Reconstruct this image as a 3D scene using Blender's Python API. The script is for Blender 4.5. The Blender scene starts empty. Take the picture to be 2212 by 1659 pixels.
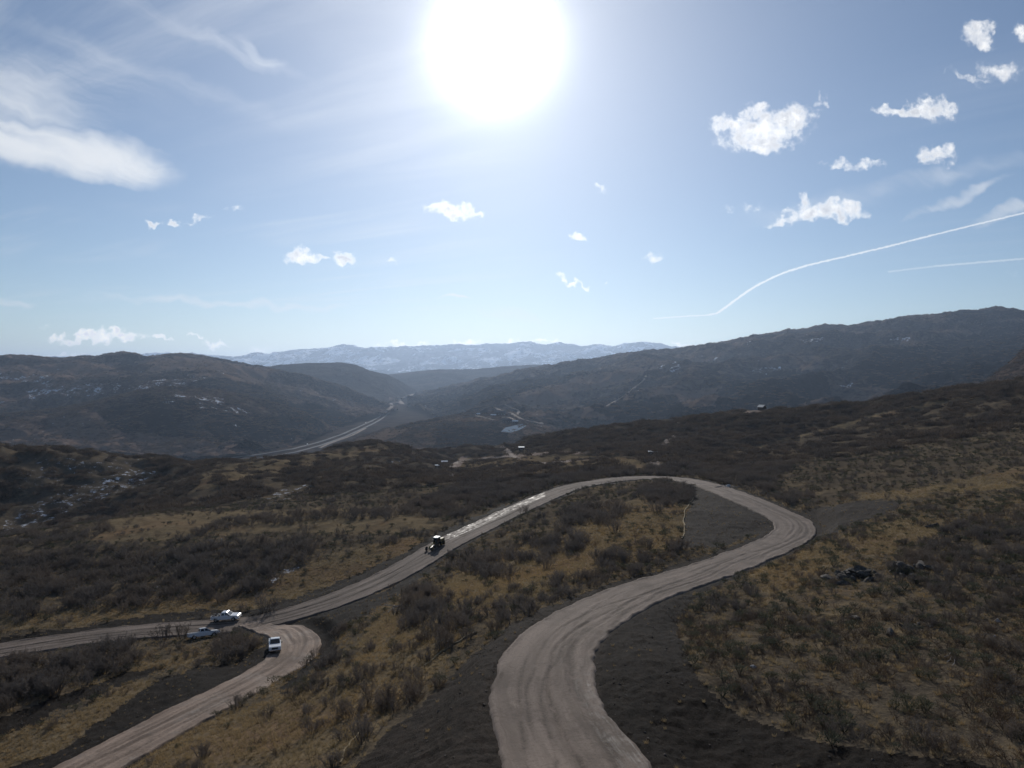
import bpy, bmesh, math, random
import numpy as np
from mathutils import Vector, Matrix
random.seed(7)
R = math.radians
C = bpy.context.scene.collection
sc = bpy.context.scene

# ------------------------------------------------------------------ camera
W0, H0, F = 2212.0, 1659.0, 1562.0          # the photograph's frame and focal length in its pixels
PITCH = -math.atan((829.5 - 800.0) / F)      # eye level lies a little above the middle of the frame
CZ = 60.0                                    # camera height over the datum
cam_d = bpy.data.cameras.new('camera')
cam = bpy.data.objects.new('camera', cam_d); C.objects.link(cam)
cam_d.sensor_width = 36.0
cam_d.lens = 36.0 * F / W0
cam_d.clip_start = 1.0
cam_d.clip_end = 120000.0
cam.location = (0, 0, CZ)
cam.rotation_euler = (R(90) + PITCH, 0, 0)
sc.camera = cam

# ------------------------------------------------------------------ sky and sun
SUN_PX, SUN_PY = 1070.0, 92.0
def ray(px, py):
    xc = (px - W0 / 2) / F; zc = (H0 / 2 - py) / F
    return np.array([xc, math.cos(PITCH) - zc * math.sin(PITCH), math.sin(PITCH) + zc * math.cos(PITCH)])
sd = ray(SUN_PX, SUN_PY); sd = sd / np.linalg.norm(sd)
SUN_EL = math.asin(sd[2]); SUN_AZ = math.atan2(sd[0], sd[1])
world = bpy.data.worlds.new('World'); sc.world = world; world.use_nodes = True

sun_d = bpy.data.lights.new('sun', 'SUN'); sun = bpy.data.objects.new('sun', sun_d); C.objects.link(sun)
sun_d.energy = 3.2; sun_d.angle = R(0.55); sun_d.color = (1.0, 0.945, 0.87)
sun.rotation_euler = (R(90) - SUN_EL, 0, math.pi - SUN_AZ)
sun.location = (0, 0, 400)
sc.view_settings.view_transform = 'Standard'; sc.view_settings.look = 'None'
sc.view_settings.exposure = 0.0; sc.view_settings.gamma = 1.0; sc.view_settings.use_curve_mapping = False
sc.render.engine = 'CYCLES'
cy = sc.cycles
cy.max_bounces = 4; cy.diffuse_bounces = 2; cy.glossy_bounces = 1; cy.transmission_bounces = 2
cy.transparent_max_bounces = 8; cy.volume_bounces = 0
cy.use_denoising = True
cy.use_adaptive_sampling = True; cy.adaptive_threshold = 0.012; cy.adaptive_min_samples = 10
cy.sample_clamp_indirect = 4.0

class NT:
    """small helper to write node trees"""
    def __init__(s, tree): s.t = tree; s.n = tree.nodes; s.l = tree.links
    def new(s, typ, **kw):
        n = s.n.new(typ)
        for k, v in kw.items(): setattr(n, k, v)
        return n
    def put(s, sock, v):
        if isinstance(v, bpy.types.NodeSocket): s.l.new(v, sock)
        elif v is not None:
            if hasattr(sock.default_value, '__len__') and not hasattr(v, '__len__'): v = (v, v, v)
            if hasattr(v, '__len__') and hasattr(sock.default_value, '__len__') and len(sock.default_value) == 4 and len(v) == 3: v = (*v, 1)
            sock.default_value = v
    def m(s, op, a, b=None, c=None, clamp=False):
        n = s.new('ShaderNodeMath', operation=op, use_clamp=clamp)
        s.put(n.inputs[0], a); s.put(n.inputs[1], b)
        if c is not None: s.put(n.inputs[2], c)
        return n.outputs[0]
    def v(s, op, a, b=None):
        n = s.new('ShaderNodeVectorMath', operation=op)
        s.put(n.inputs[0], a)
        if b is not None:
            if op == 'SCALE': s.put(n.inputs['Scale'], b)
            else: s.put(n.inputs[1], b)
        return n.outputs[1] if op in ('DOT_PRODUCT', 'LENGTH', 'DISTANCE') else n.outputs[0]
    def noise(s, vec, scale, detail=4, rough=0.55, dist=0.0, dim='3D'):
        n = s.new('ShaderNodeTexNoise', noise_dimensions=dim)
        s.put(n.inputs['Vector'], vec); n.inputs['Scale'].default_value = scale
        n.inputs['Detail'].default_value = detail; n.inputs['Roughness'].default_value = rough
        n.inputs['Distortion'].default_value = dist
        return n.outputs['Fac']
    def ramp(s, f, a, b, c=0.0, d=1.0, smooth=True):
        n = s.new('ShaderNodeMapRange', interpolation_type='SMOOTHSTEP' if smooth else 'LINEAR', clamp=True)
        s.put(n.inputs[0], f); s.put(n.inputs[1], a); s.put(n.inputs[2], b); s.put(n.inputs[3], c); s.put(n.inputs[4], d)
        return n.outputs[0]
    def mix(s, f, a, b, mode='MIX'):
        n = s.new('ShaderNodeMix', data_type='RGBA', blend_type=mode)
        s.put(n.inputs[0], f); s.put(n.inputs[6], a); s.put(n.inputs[7], b)
        return n.outputs[2]
    def xyz(s, x, y, z):
        n = s.new('ShaderNodeCombineXYZ'); s.put(n.inputs[0], x); s.put(n.inputs[1], y); s.put(n.inputs[2], z)
        return n.outputs[0]
    def sep(s, v):
        n = s.new('ShaderNodeSeparateXYZ'); s.put(n.inputs[0], v); return n.outputs

def uv_of(px, py):
    r = ray(px, py); return r[0] / r[1], r[2] / r[1]

SKY_STRENGTH = 0.066
# clouds over the valley: bearing and size of each, as (x, y, half width, half height, tilt, opacity) of the photograph's frame
CUMULUS = [(1650,283,92,40,-8,1),(1705,258,52,30,-20,1),(1588,272,48,22,10,1),(1640,312,52,22,0,1),(1625,240,30,16,0,.8),(2022,235,44,24,8,1),(1935,242,44,11,3,.95),(1985,238,40,13,0,.95),
 (2115,80,22,34,-55,.9),(2128,66,18,20,0,.85),(2204,68,20,18,0,.95),(2160,155,46,20,6,.75),(2095,165,44,7,20,.5),(2025,331,42,20,-3,.95),(2018,350,30,10,0,.5),(1815,358,40,13,5,.7),(1870,358,44,14,-8,.7),
 (1742,462,52,18,-12,1),(1815,452,56,20,4,1),(1738,440,18,20,0,.8),(1695,478,34,8,-12,.8),(975,455,50,18,14,1),(950,442,26,12,0,.9),(1015,460,28,8,0,.8),(330,482,17,9,0,.9),(376,481,19,8,14,.9),(432,470,30,8,-16,.6),(505,452,18,7,0,.35),
 (655,555,36,14,0,1),(690,553,14,6,0,.8),(742,558,34,13,6,1),(853,568,13,6,0,.6),(1250,513,18,9,10,.85),(1405,563,15,18,20,.8),(1222,598,16,7,45,.7),(1248,615,24,5,8,.7),(1292,406,17,9,35,.5),(1310,614,8,5,0,.5),(1575,452,14,9,0,.35),(1620,447,26,9,-8,.3),(1775,219,8,12,20,.4),
 (165,730,52,9,0,.9),(250,724,56,15,0,.95),(205,726,44,12,0,.9),(345,727,30,7,8,.8),(462,741,32,8,6,.7),(418,728,20,4,0,.6),(185,712,16,4,0,.4),(95,712,10,4,0,.3),(120,770,70,6,0,.8),(560,762,26,9,-8,.35),(1480,746,28,6,0,.6),(1530,742,16,6,0,.5),(2185,592,14,6,0,.35),
 (870,745,60,6,0,.6),(1010,744,40,5,0,.6),(1175,740,50,6,0,.7),(1120,740,26,6,0,.6)]
VEIL = [(60,318,230,52,10,.8),(200,335,165,52,14,.95),(285,345,90,42,14,.85),(120,290,190,30,12,.7),(30,230,200,90,12,.5),(60,170,320,70,12,.3),(30,655,50,9,0,.4),(480,655,280,9,2.5,.42),(690,663,70,8,4,.3),(1110,682,75,14,5,.4),(980,647,30,3.4,-6,.6),
 (1950,405,340,22,-14,.25),(2060,432,120,12,-22,.45),(2180,455,90,14,-17,.4),(1800,440,200,26,-10,.22),(560,115,70,16,32,.4),(420,70,260,18,24,.28),(300,150,340,30,20,.22)]
_T = [(1412,688,2.4,.5),(1470,684,2.4,.6),(1525,681,2.8,.7),(1548,677,3.6,.8),(1566,665,4.2,.8),(1590,647,3.8,.8),(1615,629,3.7,.8),(1640,614,3.6,.78),(1670,599,3.4,.76),(1702,586,3.4,.74),(1745,573,3.3,.72),(1800,560,3.2,.7),(1870,544,3.0,.68),(1940,527,3.0,.66),(2010,509,2.9,.64),(2100,487,2.8,.62),(2240,453,2.8,.6)]
TRAIL = [(a[:2], b[:2], a[2], a[3]) for a, b in zip(_T[:-1], _T[1:])] + [((1920,587),(2020,575),3.2,.25),((2020,575),(2210,559),3.2,.34)]
def build_world():
    t = NT(world.node_tree); t.n.clear()
    out = t.new('ShaderNodeOutputWorld'); bg = t.new('ShaderNodeBackground')
    t.l.new(bg.outputs[0], out.inputs[0]); bg.inputs[1].default_value = SKY_STRENGTH
    sky = t.new('ShaderNodeTexSky', sky_type='NISHITA')
    sky.sun_disc = False; sky.sun_elevation = SUN_EL; sky.sun_rotation = SUN_AZ
    sky.altitude = 2000.0; sky.air_density = 1.05; sky.dust_density = 0.75; sky.ozone_density = 0.7
    d = t.new('ShaderNodeTexCoord').outputs['Generated']
    x, y, z = t.sep(d)
    front = t.ramp(y, 0.02, 0.15)
    ys = t.m('MAXIMUM', y, 0.02)
    u = t.m('MULTIPLY', t.m('DIVIDE', x, ys), F); v = t.m('MULTIPLY', t.m('DIVIDE', z, ys), F)
    q = t.xyz(u, v, 0.0)
    # billows: bend the outlines at several scales
    def warp(vec, scale, amp, detail):
        n = t.new('ShaderNodeTexNoise', noise_dimensions='2D'); t.put(n.inputs['Vector'], vec)
        n.inputs['Scale'].default_value = scale; n.inputs['Detail'].default_value = detail; n.inputs['Roughness'].default_value = 0.6
        o = t.v('SUBTRACT', n.outputs['Color'], (0.5, 0.5, 0.5)); return t.v('MULTIPLY', o, (amp, amp, 0.0))
    def chain(vec, f):
        # ties one lookup to the one before it (a nil offset), so that few values are held at a time
        if f is None: return vec
        n = t.new('ShaderNodeVectorMath', operation='MULTIPLY_ADD'); t.put(n.inputs[0], f); n.inputs[1].default_value = (1e-7, 1e-7, 0); t.put(n.inputs[2], vec)
        return n.outputs[0]
    def blobs(vec, items):
        f = None
        for (cx, cy, rx, ry, rot, op) in items:
            a, b = uv_of(cx, cy)
            c_, s_ = math.cos(R(-rot)), math.sin(R(-rot)); rx *= 1.25; ry *= 1.25
            rel = t.v('SUBTRACT', chain(vec, f), (a * F, b * F, 0))
            e1 = t.v('DOT_PRODUCT', rel, (c_ / rx, s_ / rx, 0)); e2 = t.v('DOT_PRODUCT', rel, (-s_ / ry, c_ / ry, 0))
            r2 = t.m('MULTIPLY_ADD', e1, e1, t.m('MULTIPLY', e2, e2))
            g = t.m('MULTIPLY', t.m('SUBTRACT', 1.0, r2), op)
            f = g if f is None else t.m('MAXIMUM', f, g)
        return t.m('MAXIMUM', f, 0.0)
    qc = t.v('ADD', q, t.v('ADD', warp(q, 0.022, 50.0, 2), warp(q, 0.07, 18.0, 6)))
    cu = blobs(qc, CUMULUS)
    fl = t.noise(q, 0.04, 5, 0.62, 0.0, '2D')
    cu = t.m('ADD', cu, t.m('MULTIPLY', t.m('SUBTRACT', fl, 0.56), t.m('MULTIPLY', t.ramp(cu, 0.0, 0.35), 1.5)))
    ca = t.ramp(cu, -0.02, 1.0, 0.0, 0.95)
    qv = t.v('ADD', q, warp(q, 0.008, 60.0, 3))
    ve = blobs(qv, VEIL)
    st = t.new('ShaderNodeMapping', vector_type='TEXTURE'); t.put(st.inputs['Vector'], qv)
    st.inputs['Rotation'].default_value = (0, 0, R(-20)); st.inputs['Scale'].default_value = (9.0, 1.0, 1.0)
    sn = t.noise(st.outputs[0], 0.016, 6, 0.6, 0.0, '2D')
    va = t.ramp(t.m('ADD', ve, t.m('MULTIPLY', t.m('SUBTRACT', sn, 0.5), t.m('MULTIPLY', t.ramp(ve, 0.0, 0.3), 0.9))), 0.0, 0.95)
    # thin streaked cirrus on a high sheet all over the sky
    zz = t.m('MAXIMUM', z, 0.05)
    sh = t.xyz(t.m('DIVIDE', x, zz), t.m('DIVIDE', y, zz), 0.0)
    mp = t.new('ShaderNodeMapping', vector_type='TEXTURE'); t.put(mp.inputs['Vector'], sh)
    mp.inputs['Rotation'].default_value = (0, 0, R(-35)); mp.inputs['Scale'].default_value = (3.2, 0.6, 1.0)
    c1 = t.noise(mp.outputs[0], 0.9, 8, 0.62, 0.4, '2D'); c2 = t.noise(sh, 0.35, 3, 0.5, 0.0, '2D')
    ci = t.m('MULTIPLY', t.m('MULTIPLY', t.ramp(c1, 0.40, 0.78), t.ramp(c2, 0.36, 0.62)), t.m('MULTIPLY', t.m('MULTIPLY', t.ramp(z, 0.02, 0.14), t.ramp(x, 0.3, -0.3, 0.08, 0.36)), 1.0))
    # vapour trails
    ta = None
    wob = t.m('MULTIPLY', t.m('SUBTRACT', t.noise(q, 0.10, 4, 0.7, 0.0, '2D'), 0.5), 4.2)
    for (a, b, w, op) in TRAIL:
        a = np.array(uv_of(*a)) * F; b = np.array(uv_of(*b)) * F; L = np.linalg.norm(b - a); dr = (b - a) / L
        rel = t.v('SUBTRACT', chain(q, ta), (a[0], a[1], 0))
        al = t.v('DOT_PRODUCT', rel, (dr[0], dr[1], 0)); ac = t.m('ADD', t.v('DOT_PRODUCT', rel, (-dr[1], dr[0], 0)), wob)
        e = t.m('SUBTRACT', al, t.m('MINIMUM', t.m('MAXIMUM', al, 0.0), L))
        dist = t.m('SQRT', t.m('ADD', t.m('MULTIPLY', e, e), t.m('MULTIPLY', ac, ac)))
        g = t.ramp(dist, w, w * 0.15, 0.0, op)
        ta = g if ta is None else t.m('MAXIMUM', ta, g)
    # light round the sun
    cs = t.v('DOT_PRODUCT', t.v('NORMALIZE', d), tuple(sd)); ang = t.m('MULTIPLY', t.m('ARCCOSINE', t.m('MINIMUM', cs, 1.0)), 180 / math.pi)
    a2 = t.m('DIVIDE', ang, 3.25); g1 = t.m('MULTIPLY', t.m('EXPONENT', t.m('MULTIPLY', t.m('MULTIPLY', a2, a2), -1.0)), 2.3)
    g2 = t.m('MULTIPLY', t.m('EXPONENT', t.m('DIVIDE', ang, -10.0)), 0.70)
    glow = t.m('DIVIDE', t.m('ADD', g1, g2), SKY_STRENGTH)
    k = 1.0 / SKY_STRENGTH
    glow3 = t.mix(1.0, (1.0, 0.985, 0.96), t.xyz(glow, glow, glow), 'MULTIPLY')
    base = t.mix(ci, t.mix(1.0, sky.outputs[0], (0.895, 0.985, 1.085), 'MULTIPLY'), (0.72 * k, 0.75 * k, 0.80 * k))
    t.put(bg.inputs[0], t.mix(1.0, base, glow3, 'ADD'))
    col = t.mix(va, base, (0.76 * k, 0.79 * k, 0.83 * k))
    thick = t.m('MULTIPLY', t.ramp(cu, 0.45, 1.05), t.ramp(t.noise(q, 0.03, 4, 0.6, 0.0, '2D'), 0.35, 0.65))
    ccol = t.mix(thick, (1.02 * k, 1.02 * k, 1.02 * k), (0.62 * k, 0.64 * k, 0.69 * k))
    col = t.mix(ta, col, (0.98 * k, 0.99 * k, 1.0 * k))
    low = t.ramp(v, 230.0, 40.0, 1.0, 1.5)
    warm = t.ramp(v, 230.0, 40.0, 1.0, 1.28)
    col = t.mix(ca, col, t.v('MULTIPLY', ccol, t.xyz(low, t.m('MULTIPLY', t.m('ADD', low, warm), 0.5), warm)))
    bg2 = t.new('ShaderNodeBackground'); bg2.inputs[1].default_value = SKY_STRENGTH
    t.put(bg2.inputs[0], t.mix(1.0, col, glow3, 'ADD'))
    # the clouds above are only looked up over the part of the sky that holds them
    au = t.m('ABSOLUTE', u)
    inside = t.m('MULTIPLY', t.m('GREATER_THAN', y, 0.3), t.m('MULTIPLY', t.m('LESS_THAN', au, 1250.0), t.m('MULTIPLY', t.m('LESS_THAN', v, 900.0), t.m('GREATER_THAN', v, 10.0))))
    clear_ = t.m('MULTIPLY', t.m('GREATER_THAN', v, 470.0), t.m('MULTIPLY', t.m('GREATER_THAN', u, -330.0), t.m('LESS_THAN', u, 330.0)))
    inside = t.m('MULTIPLY', inside, t.m('SUBTRACT', 1.0, clear_))
    ms = t.new('ShaderNodeMixShader'); t.put(ms.inputs[0], inside); t.l.new(bg.outputs[0], ms.inputs[1]); t.l.new(bg2.outputs[0], ms.inputs[2])
    t.l.new(ms.outputs[0], out.inputs[0])
    world.cycles.sampling_method = 'MANUAL'; world.cycles.sample_map_resolution = 256
build_world()

# ------------------------------------------------------------------ shared helpers
def P(px, py, d):
    """the point seen at (px, py) of the photograph that lies d metres ahead"""
    r = ray(px, py); k = d / r[1]
    return np.array([r[0] * k, d, CZ + r[2] * k])
def project(X, Y, Z):
    """world -> photograph pixels"""
    z = Z - CZ
    dep = Y * math.cos(PITCH) + z * math.sin(PITCH)
    up = -Y * math.sin(PITCH) + z * math.cos(PITCH)
    return W0 / 2 + F * X / dep, H0 / 2 - F * up / dep
_rng = np.random.default_rng(11)
_perm = _rng.permutation(512); _perm = np.concatenate([_perm, _perm])
_ang = _rng.random(1024) * 2 * np.pi
_gx, _gy = np.cos(_ang), np.sin(_ang)
def perlin(x, y):
    xi = np.floor(x).astype(int); yi = np.floor(y).astype(int)
    xf = x - xi; yf = y - yi; xi &= 511; yi &= 511
    def g(ix, iy, dx, dy):
        h = _perm[(_perm[ix & 511] + iy) & 511]
        return _gx[h] * dx + _gy[h] * dy
    u = xf ** 3 * (xf * (xf * 6 - 15) + 10); v = yf ** 3 * (yf * (yf * 6 - 15) + 10)
    a = g(xi, yi, xf, yf); b = g(xi + 1, yi, xf - 1, yf); c = g(xi, yi + 1, xf, yf - 1); d = g(xi + 1, yi + 1, xf - 1, yf - 1)
    return (a + u * (b - a)) * (1 - v) + (c + u * (d - c)) * v
def fbm(x, y, octs=4, gain=0.5, lac=2.03):
    s = 0; a = 1.0
    for i in range(octs):
        s = s + a * perlin(x * lac ** i + 17.3 * i, y * lac ** i + 9.1 * i); a *= gain
    return s
def ridged(x, y, octs=4):
    s = 0; a = 1.0
    for i in range(octs):
        s = s + a * (1 - 2.2 * np.abs(perlin(x * 2.07 ** i + 31.7 * i, y * 2.07 ** i + 5.5 * i))); a *= 0.5
    return s / 1.9
def smooth(a, b, x):
    t = np.clip((x - a) / (b - a), 0, 1); return t * t * (3 - 2 * t)
def in_poly(px, py, poly):
    inside = np.zeros(px.shape, bool); n = len(poly)
    for i in range(n):
        x1, y1 = poly[i]; x2, y2 = poly[(i + 1) % n]
        if y1 == y2: continue
        c = ((y1 > py) != (y2 > py)) & (px < (x2 - x1) * (py - y1) / (y2 - y1) + x1)
        inside ^= c
    return inside
def raw_mesh(name, verts, faces, smooth_shade=True):
    """verts (n,3), faces (m,4) or (m,3) arrays -> mesh"""
    me = bpy.data.meshes.new(name)
    verts = np.ascontiguousarray(verts, dtype=np.float32); faces = np.ascontiguousarray(faces, dtype=np.int32)
    k = faces.shape[1]
    me.vertices.add(len(verts)); me.vertices.foreach_set('co', verts.ravel())
    me.loops.add(faces.size); me.loops.foreach_set('vertex_index', faces.ravel())
    me.polygons.add(len(faces)); me.polygons.foreach_set('loop_start', np.arange(len(faces), dtype=np.int32) * k)
    me.polygons.foreach_set('use_smooth', np.full(len(faces), smooth_shade))
    me.update(calc_edges=True)
    return me
def compact(verts, faces, *attrs):
    used = np.unique(faces); m = np.full(len(verts), -1); m[used] = np.arange(len(used))
    return (verts[used], m[faces]) + tuple(a[used] for a in attrs)
def grid_faces(n, m):
    i, j = np.meshgrid(np.arange(n - 1), np.arange(m - 1), indexing='ij')
    a = (i * m + j).ravel()
    return np.stack([a, a + 1, a + m + 1, a + m], 1)
def set_attr(me, name, arr):
    arr = np.asarray(arr, dtype=np.float32)
    if arr.ndim == 1:
        at = me.attributes.new(name, 'FLOAT', 'POINT'); at.data.foreach_set('value', arr)
    else:
        if arr.shape[1] == 3: arr = np.concatenate([arr, np.ones((len(arr), 1), np.float32)], 1)
        at = me.attributes.new(name, 'FLOAT_COLOR', 'POINT'); at.data.foreach_set('color', arr.ravel())
def link(name, me, mat=None, parent=None, **props):
    o = bpy.data.objects.new(name, me); C.objects.link(o)
    if mat is not None and me is not None and len(me.materials) == 0: me.materials.append(mat)
    if parent is not None: o.parent = parent
    for k, v in props.items(): o[k] = v
    return o
def new_mat(name):
    m = bpy.data.materials.new(name); m.use_nodes = True
    t = NT(m.node_tree); b = m.node_tree.nodes['Principled BSDF']
    return m, t, b
def simple_mat(name, col, rough=0.7, metal=0.0, spec=0.3, var=0.0, scale=3.0):
    m, t, b = new_mat(name)
    if var:
        g = t.new('ShaderNodeNewGeometry')
        n = t.noise(g.outputs['Position'], scale, 4)
        f = t.ramp(n, 0.3, 0.7)
        t.put(b.inputs['Base Color'], t.mix(f, tuple(c * (1 - var) for c in col), tuple(min(1, c * (1 + var)) for c in col)))
    else: t.put(b.inputs['Base Color'], col)
    b.inputs['Roughness'].default_value = rough; b.inputs['Metallic'].default_value = metal
    b.inputs['Specular IOR Level'].default_value = spec
    return m
def attr(t, name):
    return t.new('ShaderNodeAttribute', attribute_name=name)

# ------------------------------------------------------------------ near terrain: a height field through surveyed points
# (px, py, metres ahead)
ROAD_A = [(1262,1800,36),(1258,1720,41),(1250,1659,47),(1196,1556,55.5),(1174,1489,62.5),(1181,1425,71),(1203,1385,78.5),(1249,1345,88),(1314,1309,99),
          (1392,1275,111),(1475,1249,121),(1560,1221,134),(1640,1190,151),(1700,1163,168),(1718,1143,180),(1706,1122,191),(1664,1102,203),(1620,1082,217),
          (1572,1063,234),(1520,1045,256),(1470,1035,276),(1411,1031.5,287),(1350,1034,289),(1294,1041,282),(1229,1054,270),(1167,1078,252),(1109,1104,236),
          (1046,1134,219),(970,1171,201),(895,1216,184),(820,1256,171),(737,1290,161),(642,1322,154),(570,1341,151),(500,1350,150),(410,1356,149.5),(315,1363,148.5),
          (190,1377,146.5),(90,1391,144),(0,1405,141.5),(-150,1430,136),(-400,1470,128)]
ROAD_C = [(540,1346,151),(585,1350,146),(622,1364,139),(640,1386,131.5),(628,1420,122.5),(560,1464,112.5),(483,1504,104.5),(350,1572,93),(255,1622,86),(187,1659,81.5),(60,1720,74),(-120,1800,66)]
TERRAIN = [
 # below and between the roads
 (1000,1659,47.5),(850,1659,54),(650,1659,61.5),(430,1659,70),(-100,1659,85),(1000,1550,60),(850,1500,76),(700,1500,84),(620,1580,75),(850,1400,95),
 (760,1400,107),(1000,1400,86),(1000,1330,101),(900,1330,113),(820,1340,122),(1100,1270,122),(1000,1260,138),(940,1270,142),(1250,1200,142),(1130,1200,163),(1030,1210,172),
 (1400,1150,166),(1250,1130,187),(1150,1150,190),(1400,1080,220),(1300,1090,219),(1500,1100,205),(1560,1130,183),(1480,1060,245),
 (0,1470,122),(150,1450,124),(300,1430,126),(450,1420,127),(0,1560,103),(150,1540,105),(300,1490,113),(0,1659,90),(420,1470,113),
 (900,1659,51),(1000,1800,38),(600,1800,50),(100,1900,60),(1250,1950,30),
 # right hillside
 (1420,1420,72),(1480,1500,62),(1500,1659,50.5),(1700,1659,49),(1950,1659,47.5),(2212,1659,46.5),(2500,1659,46),(1700,1500,62),(1950,1500,61),(2212,1500,60),(2500,1500,59),
 (1500,1350,93),(1600,1350,91),(1800,1350,87),(2000,1350,84),(2212,1350,82),(2500,1340,81),(1700,1250,118),(1840,1240,115),(2000,1230,113),(2212,1210,111),(2500,1190,110),
 (1820,1160,152),(1950,1150,145),(2080,1130,146),(2212,1110,147),(2500,1080,150),(1800,1110,184),(1930,1090,182),(2060,1060,190),(2212,1030,200),(2500,990,210),
 (1700,1060,235),(1850,1030,248),(2000,1010,250),(2212,975,258),(1600,1025,285),(1700,1010,300),(1850,985,320),(2000,962,330),(2212,925,335),(2500,880,340),
 (1600,1000,350),(1750,965,440),(1900,925,480),(2050,893,480),(2212,862,470),(2450,825,450),
 (1560,975,470),(1700,935,560),(1850,900,575),
 (2212,826,560),(2100,838,590),(2000,853,610),(1900,867,630),(1800,878,650),(1700,886,680),(1640,890,700),(1570,896,720),(1500,904,745),(1400,915,775),(1300,926,800),(1200,940,830),(1140,948,850),
 (2450,790,520),
 (2300,900,900),(2000,930,900),(1700,960,950),(1400,985,1050),(1200,995,1100),(2300,960,1400),(1700,985,1500),(1250,985,1500),(900,985,1500),(500,1000,1400),(100,1010,1300),(-300,1010,1300),(-600,1000,1300),
 # middle dip and shed flat
 (1480,960,520),(1400,975,520),(1300,985,500),(1300,960,640),(1200,975,620),(1420,950,620),(1520,940,600),
 (1411,1012,330),(1300,1018,330),(1200,1025,345),(1250,1000,430),(1100,1020,420),(1150,1000,500),(1000,1030,450),(1000,1010,560),(1060,1000,620),(1110,992,700),
 (968,1000,760),(1060,985,820),(1118,978,880),(1020,975,930),(1090,962,980),(1000,966,960),(900,974,860),(940,985,820),
 (790,955,700),(700,972,680),(850,961,730),(640,988,640),(720,985,600),(800,980,640),(880,985,700),
 # shelf edge above the left road, the gully, the far gully bank
 (900,1150,215),(760,1180,205),(600,1190,205),(450,1200,203),(300,1215,200),(150,1235,195),(0,1255,188),(650,1250,180),(500,1275,173),(300,1300,168),(100,1330,160),(0,1345,156),
 (1000,1085,262),(900,1095,260),(760,1105,258),(600,1112,256),(450,1118,255),(300,1128,250),(200,1138,245),(100,1155,236),(0,1170,228),(-300,1200,210),
 (900,1060,310),(760,1062,330),(600,1072,345),(450,1088,350),(300,1110,345),(200,1135,330),(100,1160,310),(-300,1190,300),
 (450,1040,420),(330,1040,530),(200,1080,490),(100,1108,465),(20,1132,450),(-200,1150,440),(560,1020,470),(680,1010,480),(800,1015,440),
 (430,1006,640),(330,985,610),(200,978,580),(100,970,560),(0,965,545),(-150,960,530),(-500,950,500),(260,1008,565),(130,1022,525),(20,1045,505),(-200,1060,485),(520,1004,640),(590,998,640)]

for (x, y, d) in [(-500,950,500),(-150,960,530),(0,965,545),(100,970,560),(200,978,580),(330,985,610),(430,1006,640),(520,1004,640),(590,998,640),(640,988,640),(700,972,680),(790,955,700),(850,961,730),(900,974,860),(1000,966,960),(1090,962,980),(1140,948,850),(1300,926,800),(1500,904,745),(1700,886,680),(1900,867,630),(2100,838,590),(2212,826,560)]:
    TERRAIN += [(x, y + 20, d * 1.13), (x, y + 34, d * 1.4)]      # the ground falls away behind the crest
pts = np.array(ROAD_A[:-1] + ROAD_C + TERRAIN, float)
def uwe(a):
    r = np.array([ray(p[0], p[1]) for p in a])
    return r[:, 0] / r[:, 1], np.log(a[:, 2]), r[:, 2] / r[:, 1]
WS = 0.42
pu, pw, pe = uwe(pts); pw = pw * WS
def _tps(r2): return 0.5 * r2 * np.log(r2 + 1e-12)
_A = _tps((pu[:, None] - pu) ** 2 + (pw[:, None] - pw) ** 2) + np.eye(len(pu)) * 2e-4
_Pm = np.stack([np.ones_like(pu), pu, pw], 1)
_K = np.block([[_A, _Pm], [_Pm.T, np.zeros((3, 3))]])
_sol = np.linalg.solve(_K, np.concatenate([pe, np.zeros(3)]))
def base_height(X, Y):
    sh = X.shape; u = (X / Y).ravel(); w = np.log(Y).ravel() * WS
    e = np.empty(u.shape)
    for i in range(0, len(u), 20000):
        uu, ww = u[i:i + 20000, None], w[i:i + 20000, None]
        e[i:i + 20000] = _tps((uu - pu) ** 2 + (ww - pw) ** 2) @ _sol[:-3] + _sol[-3] + _sol[-2] * uu[:, 0] + _sol[-1] * ww[:, 0]
    return CZ + (e * Y.ravel()).reshape(sh)

# roads: centre lines resampled every half metre, heights smoothed along them
def resample(ctrl, step):
    p = np.array([P(*c) for c in ctrl])
    # Catmull-Rom through the plan points
    q = np.vstack([2 * p[0] - p[1], p, 2 * p[-1] - p[-2]]); outp = []
    for i in range(1, len(q) - 2):
        t = np.linspace(0, 1, 24, endpoint=False)[:, None]
        a, b, c, d = q[i - 1], q[i], q[i + 1], q[i + 2]
        outp.append(0.5 * ((2 * b) + (-a + c) * t + (2 * a - 5 * b + 4 * c - d) * t ** 2 + (-a + 3 * b - 3 * c + d) * t ** 3))
    outp = np.vstack(outp + [q[-2:-1]])
    s = np.concatenate([[0], np.cumsum(np.linalg.norm(np.diff(outp[:, :2], axis=0), axis=1))])
    n = int(s[-1] / step); ss = np.linspace(0, s[-1], n)
    r = np.stack([np.interp(ss, s, outp[:, k]) for k in range(3)], 1)
    for _ in range(2):
        for k in range(3):
            ker = np.hanning(15); ker /= ker.sum()
            r[:, k] = np.convolve(np.pad(r[:, k], 7, mode='reflect', reflect_type='odd'), ker, 'valid')
    return r, ss
def road_z(r, win):
    z = base_height(r[:, 0], r[:, 1]); ker = np.hanning(win); ker /= ker.sum()
    h = win // 2
    return np.convolve(np.pad(z, h, mode='reflect', reflect_type='odd'), ker, 'valid')
rA, sA = resample(ROAD_A, 0.5); rA[:, 2] = road_z(rA, 41)
rC, sC = resample(ROAD_C, 0.5); rC[:, 2] = road_z(rC, 41)
def widths(r, table):
    s = np.concatenate([[0], np.cumsum(np.linalg.norm(np.diff(r[:, :2], axis=0), axis=1))])
    y = [t[0] for t in table]; return np.interp(np.linspace(0, 1, len(r)), y, [t[1] for t in table])
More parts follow.
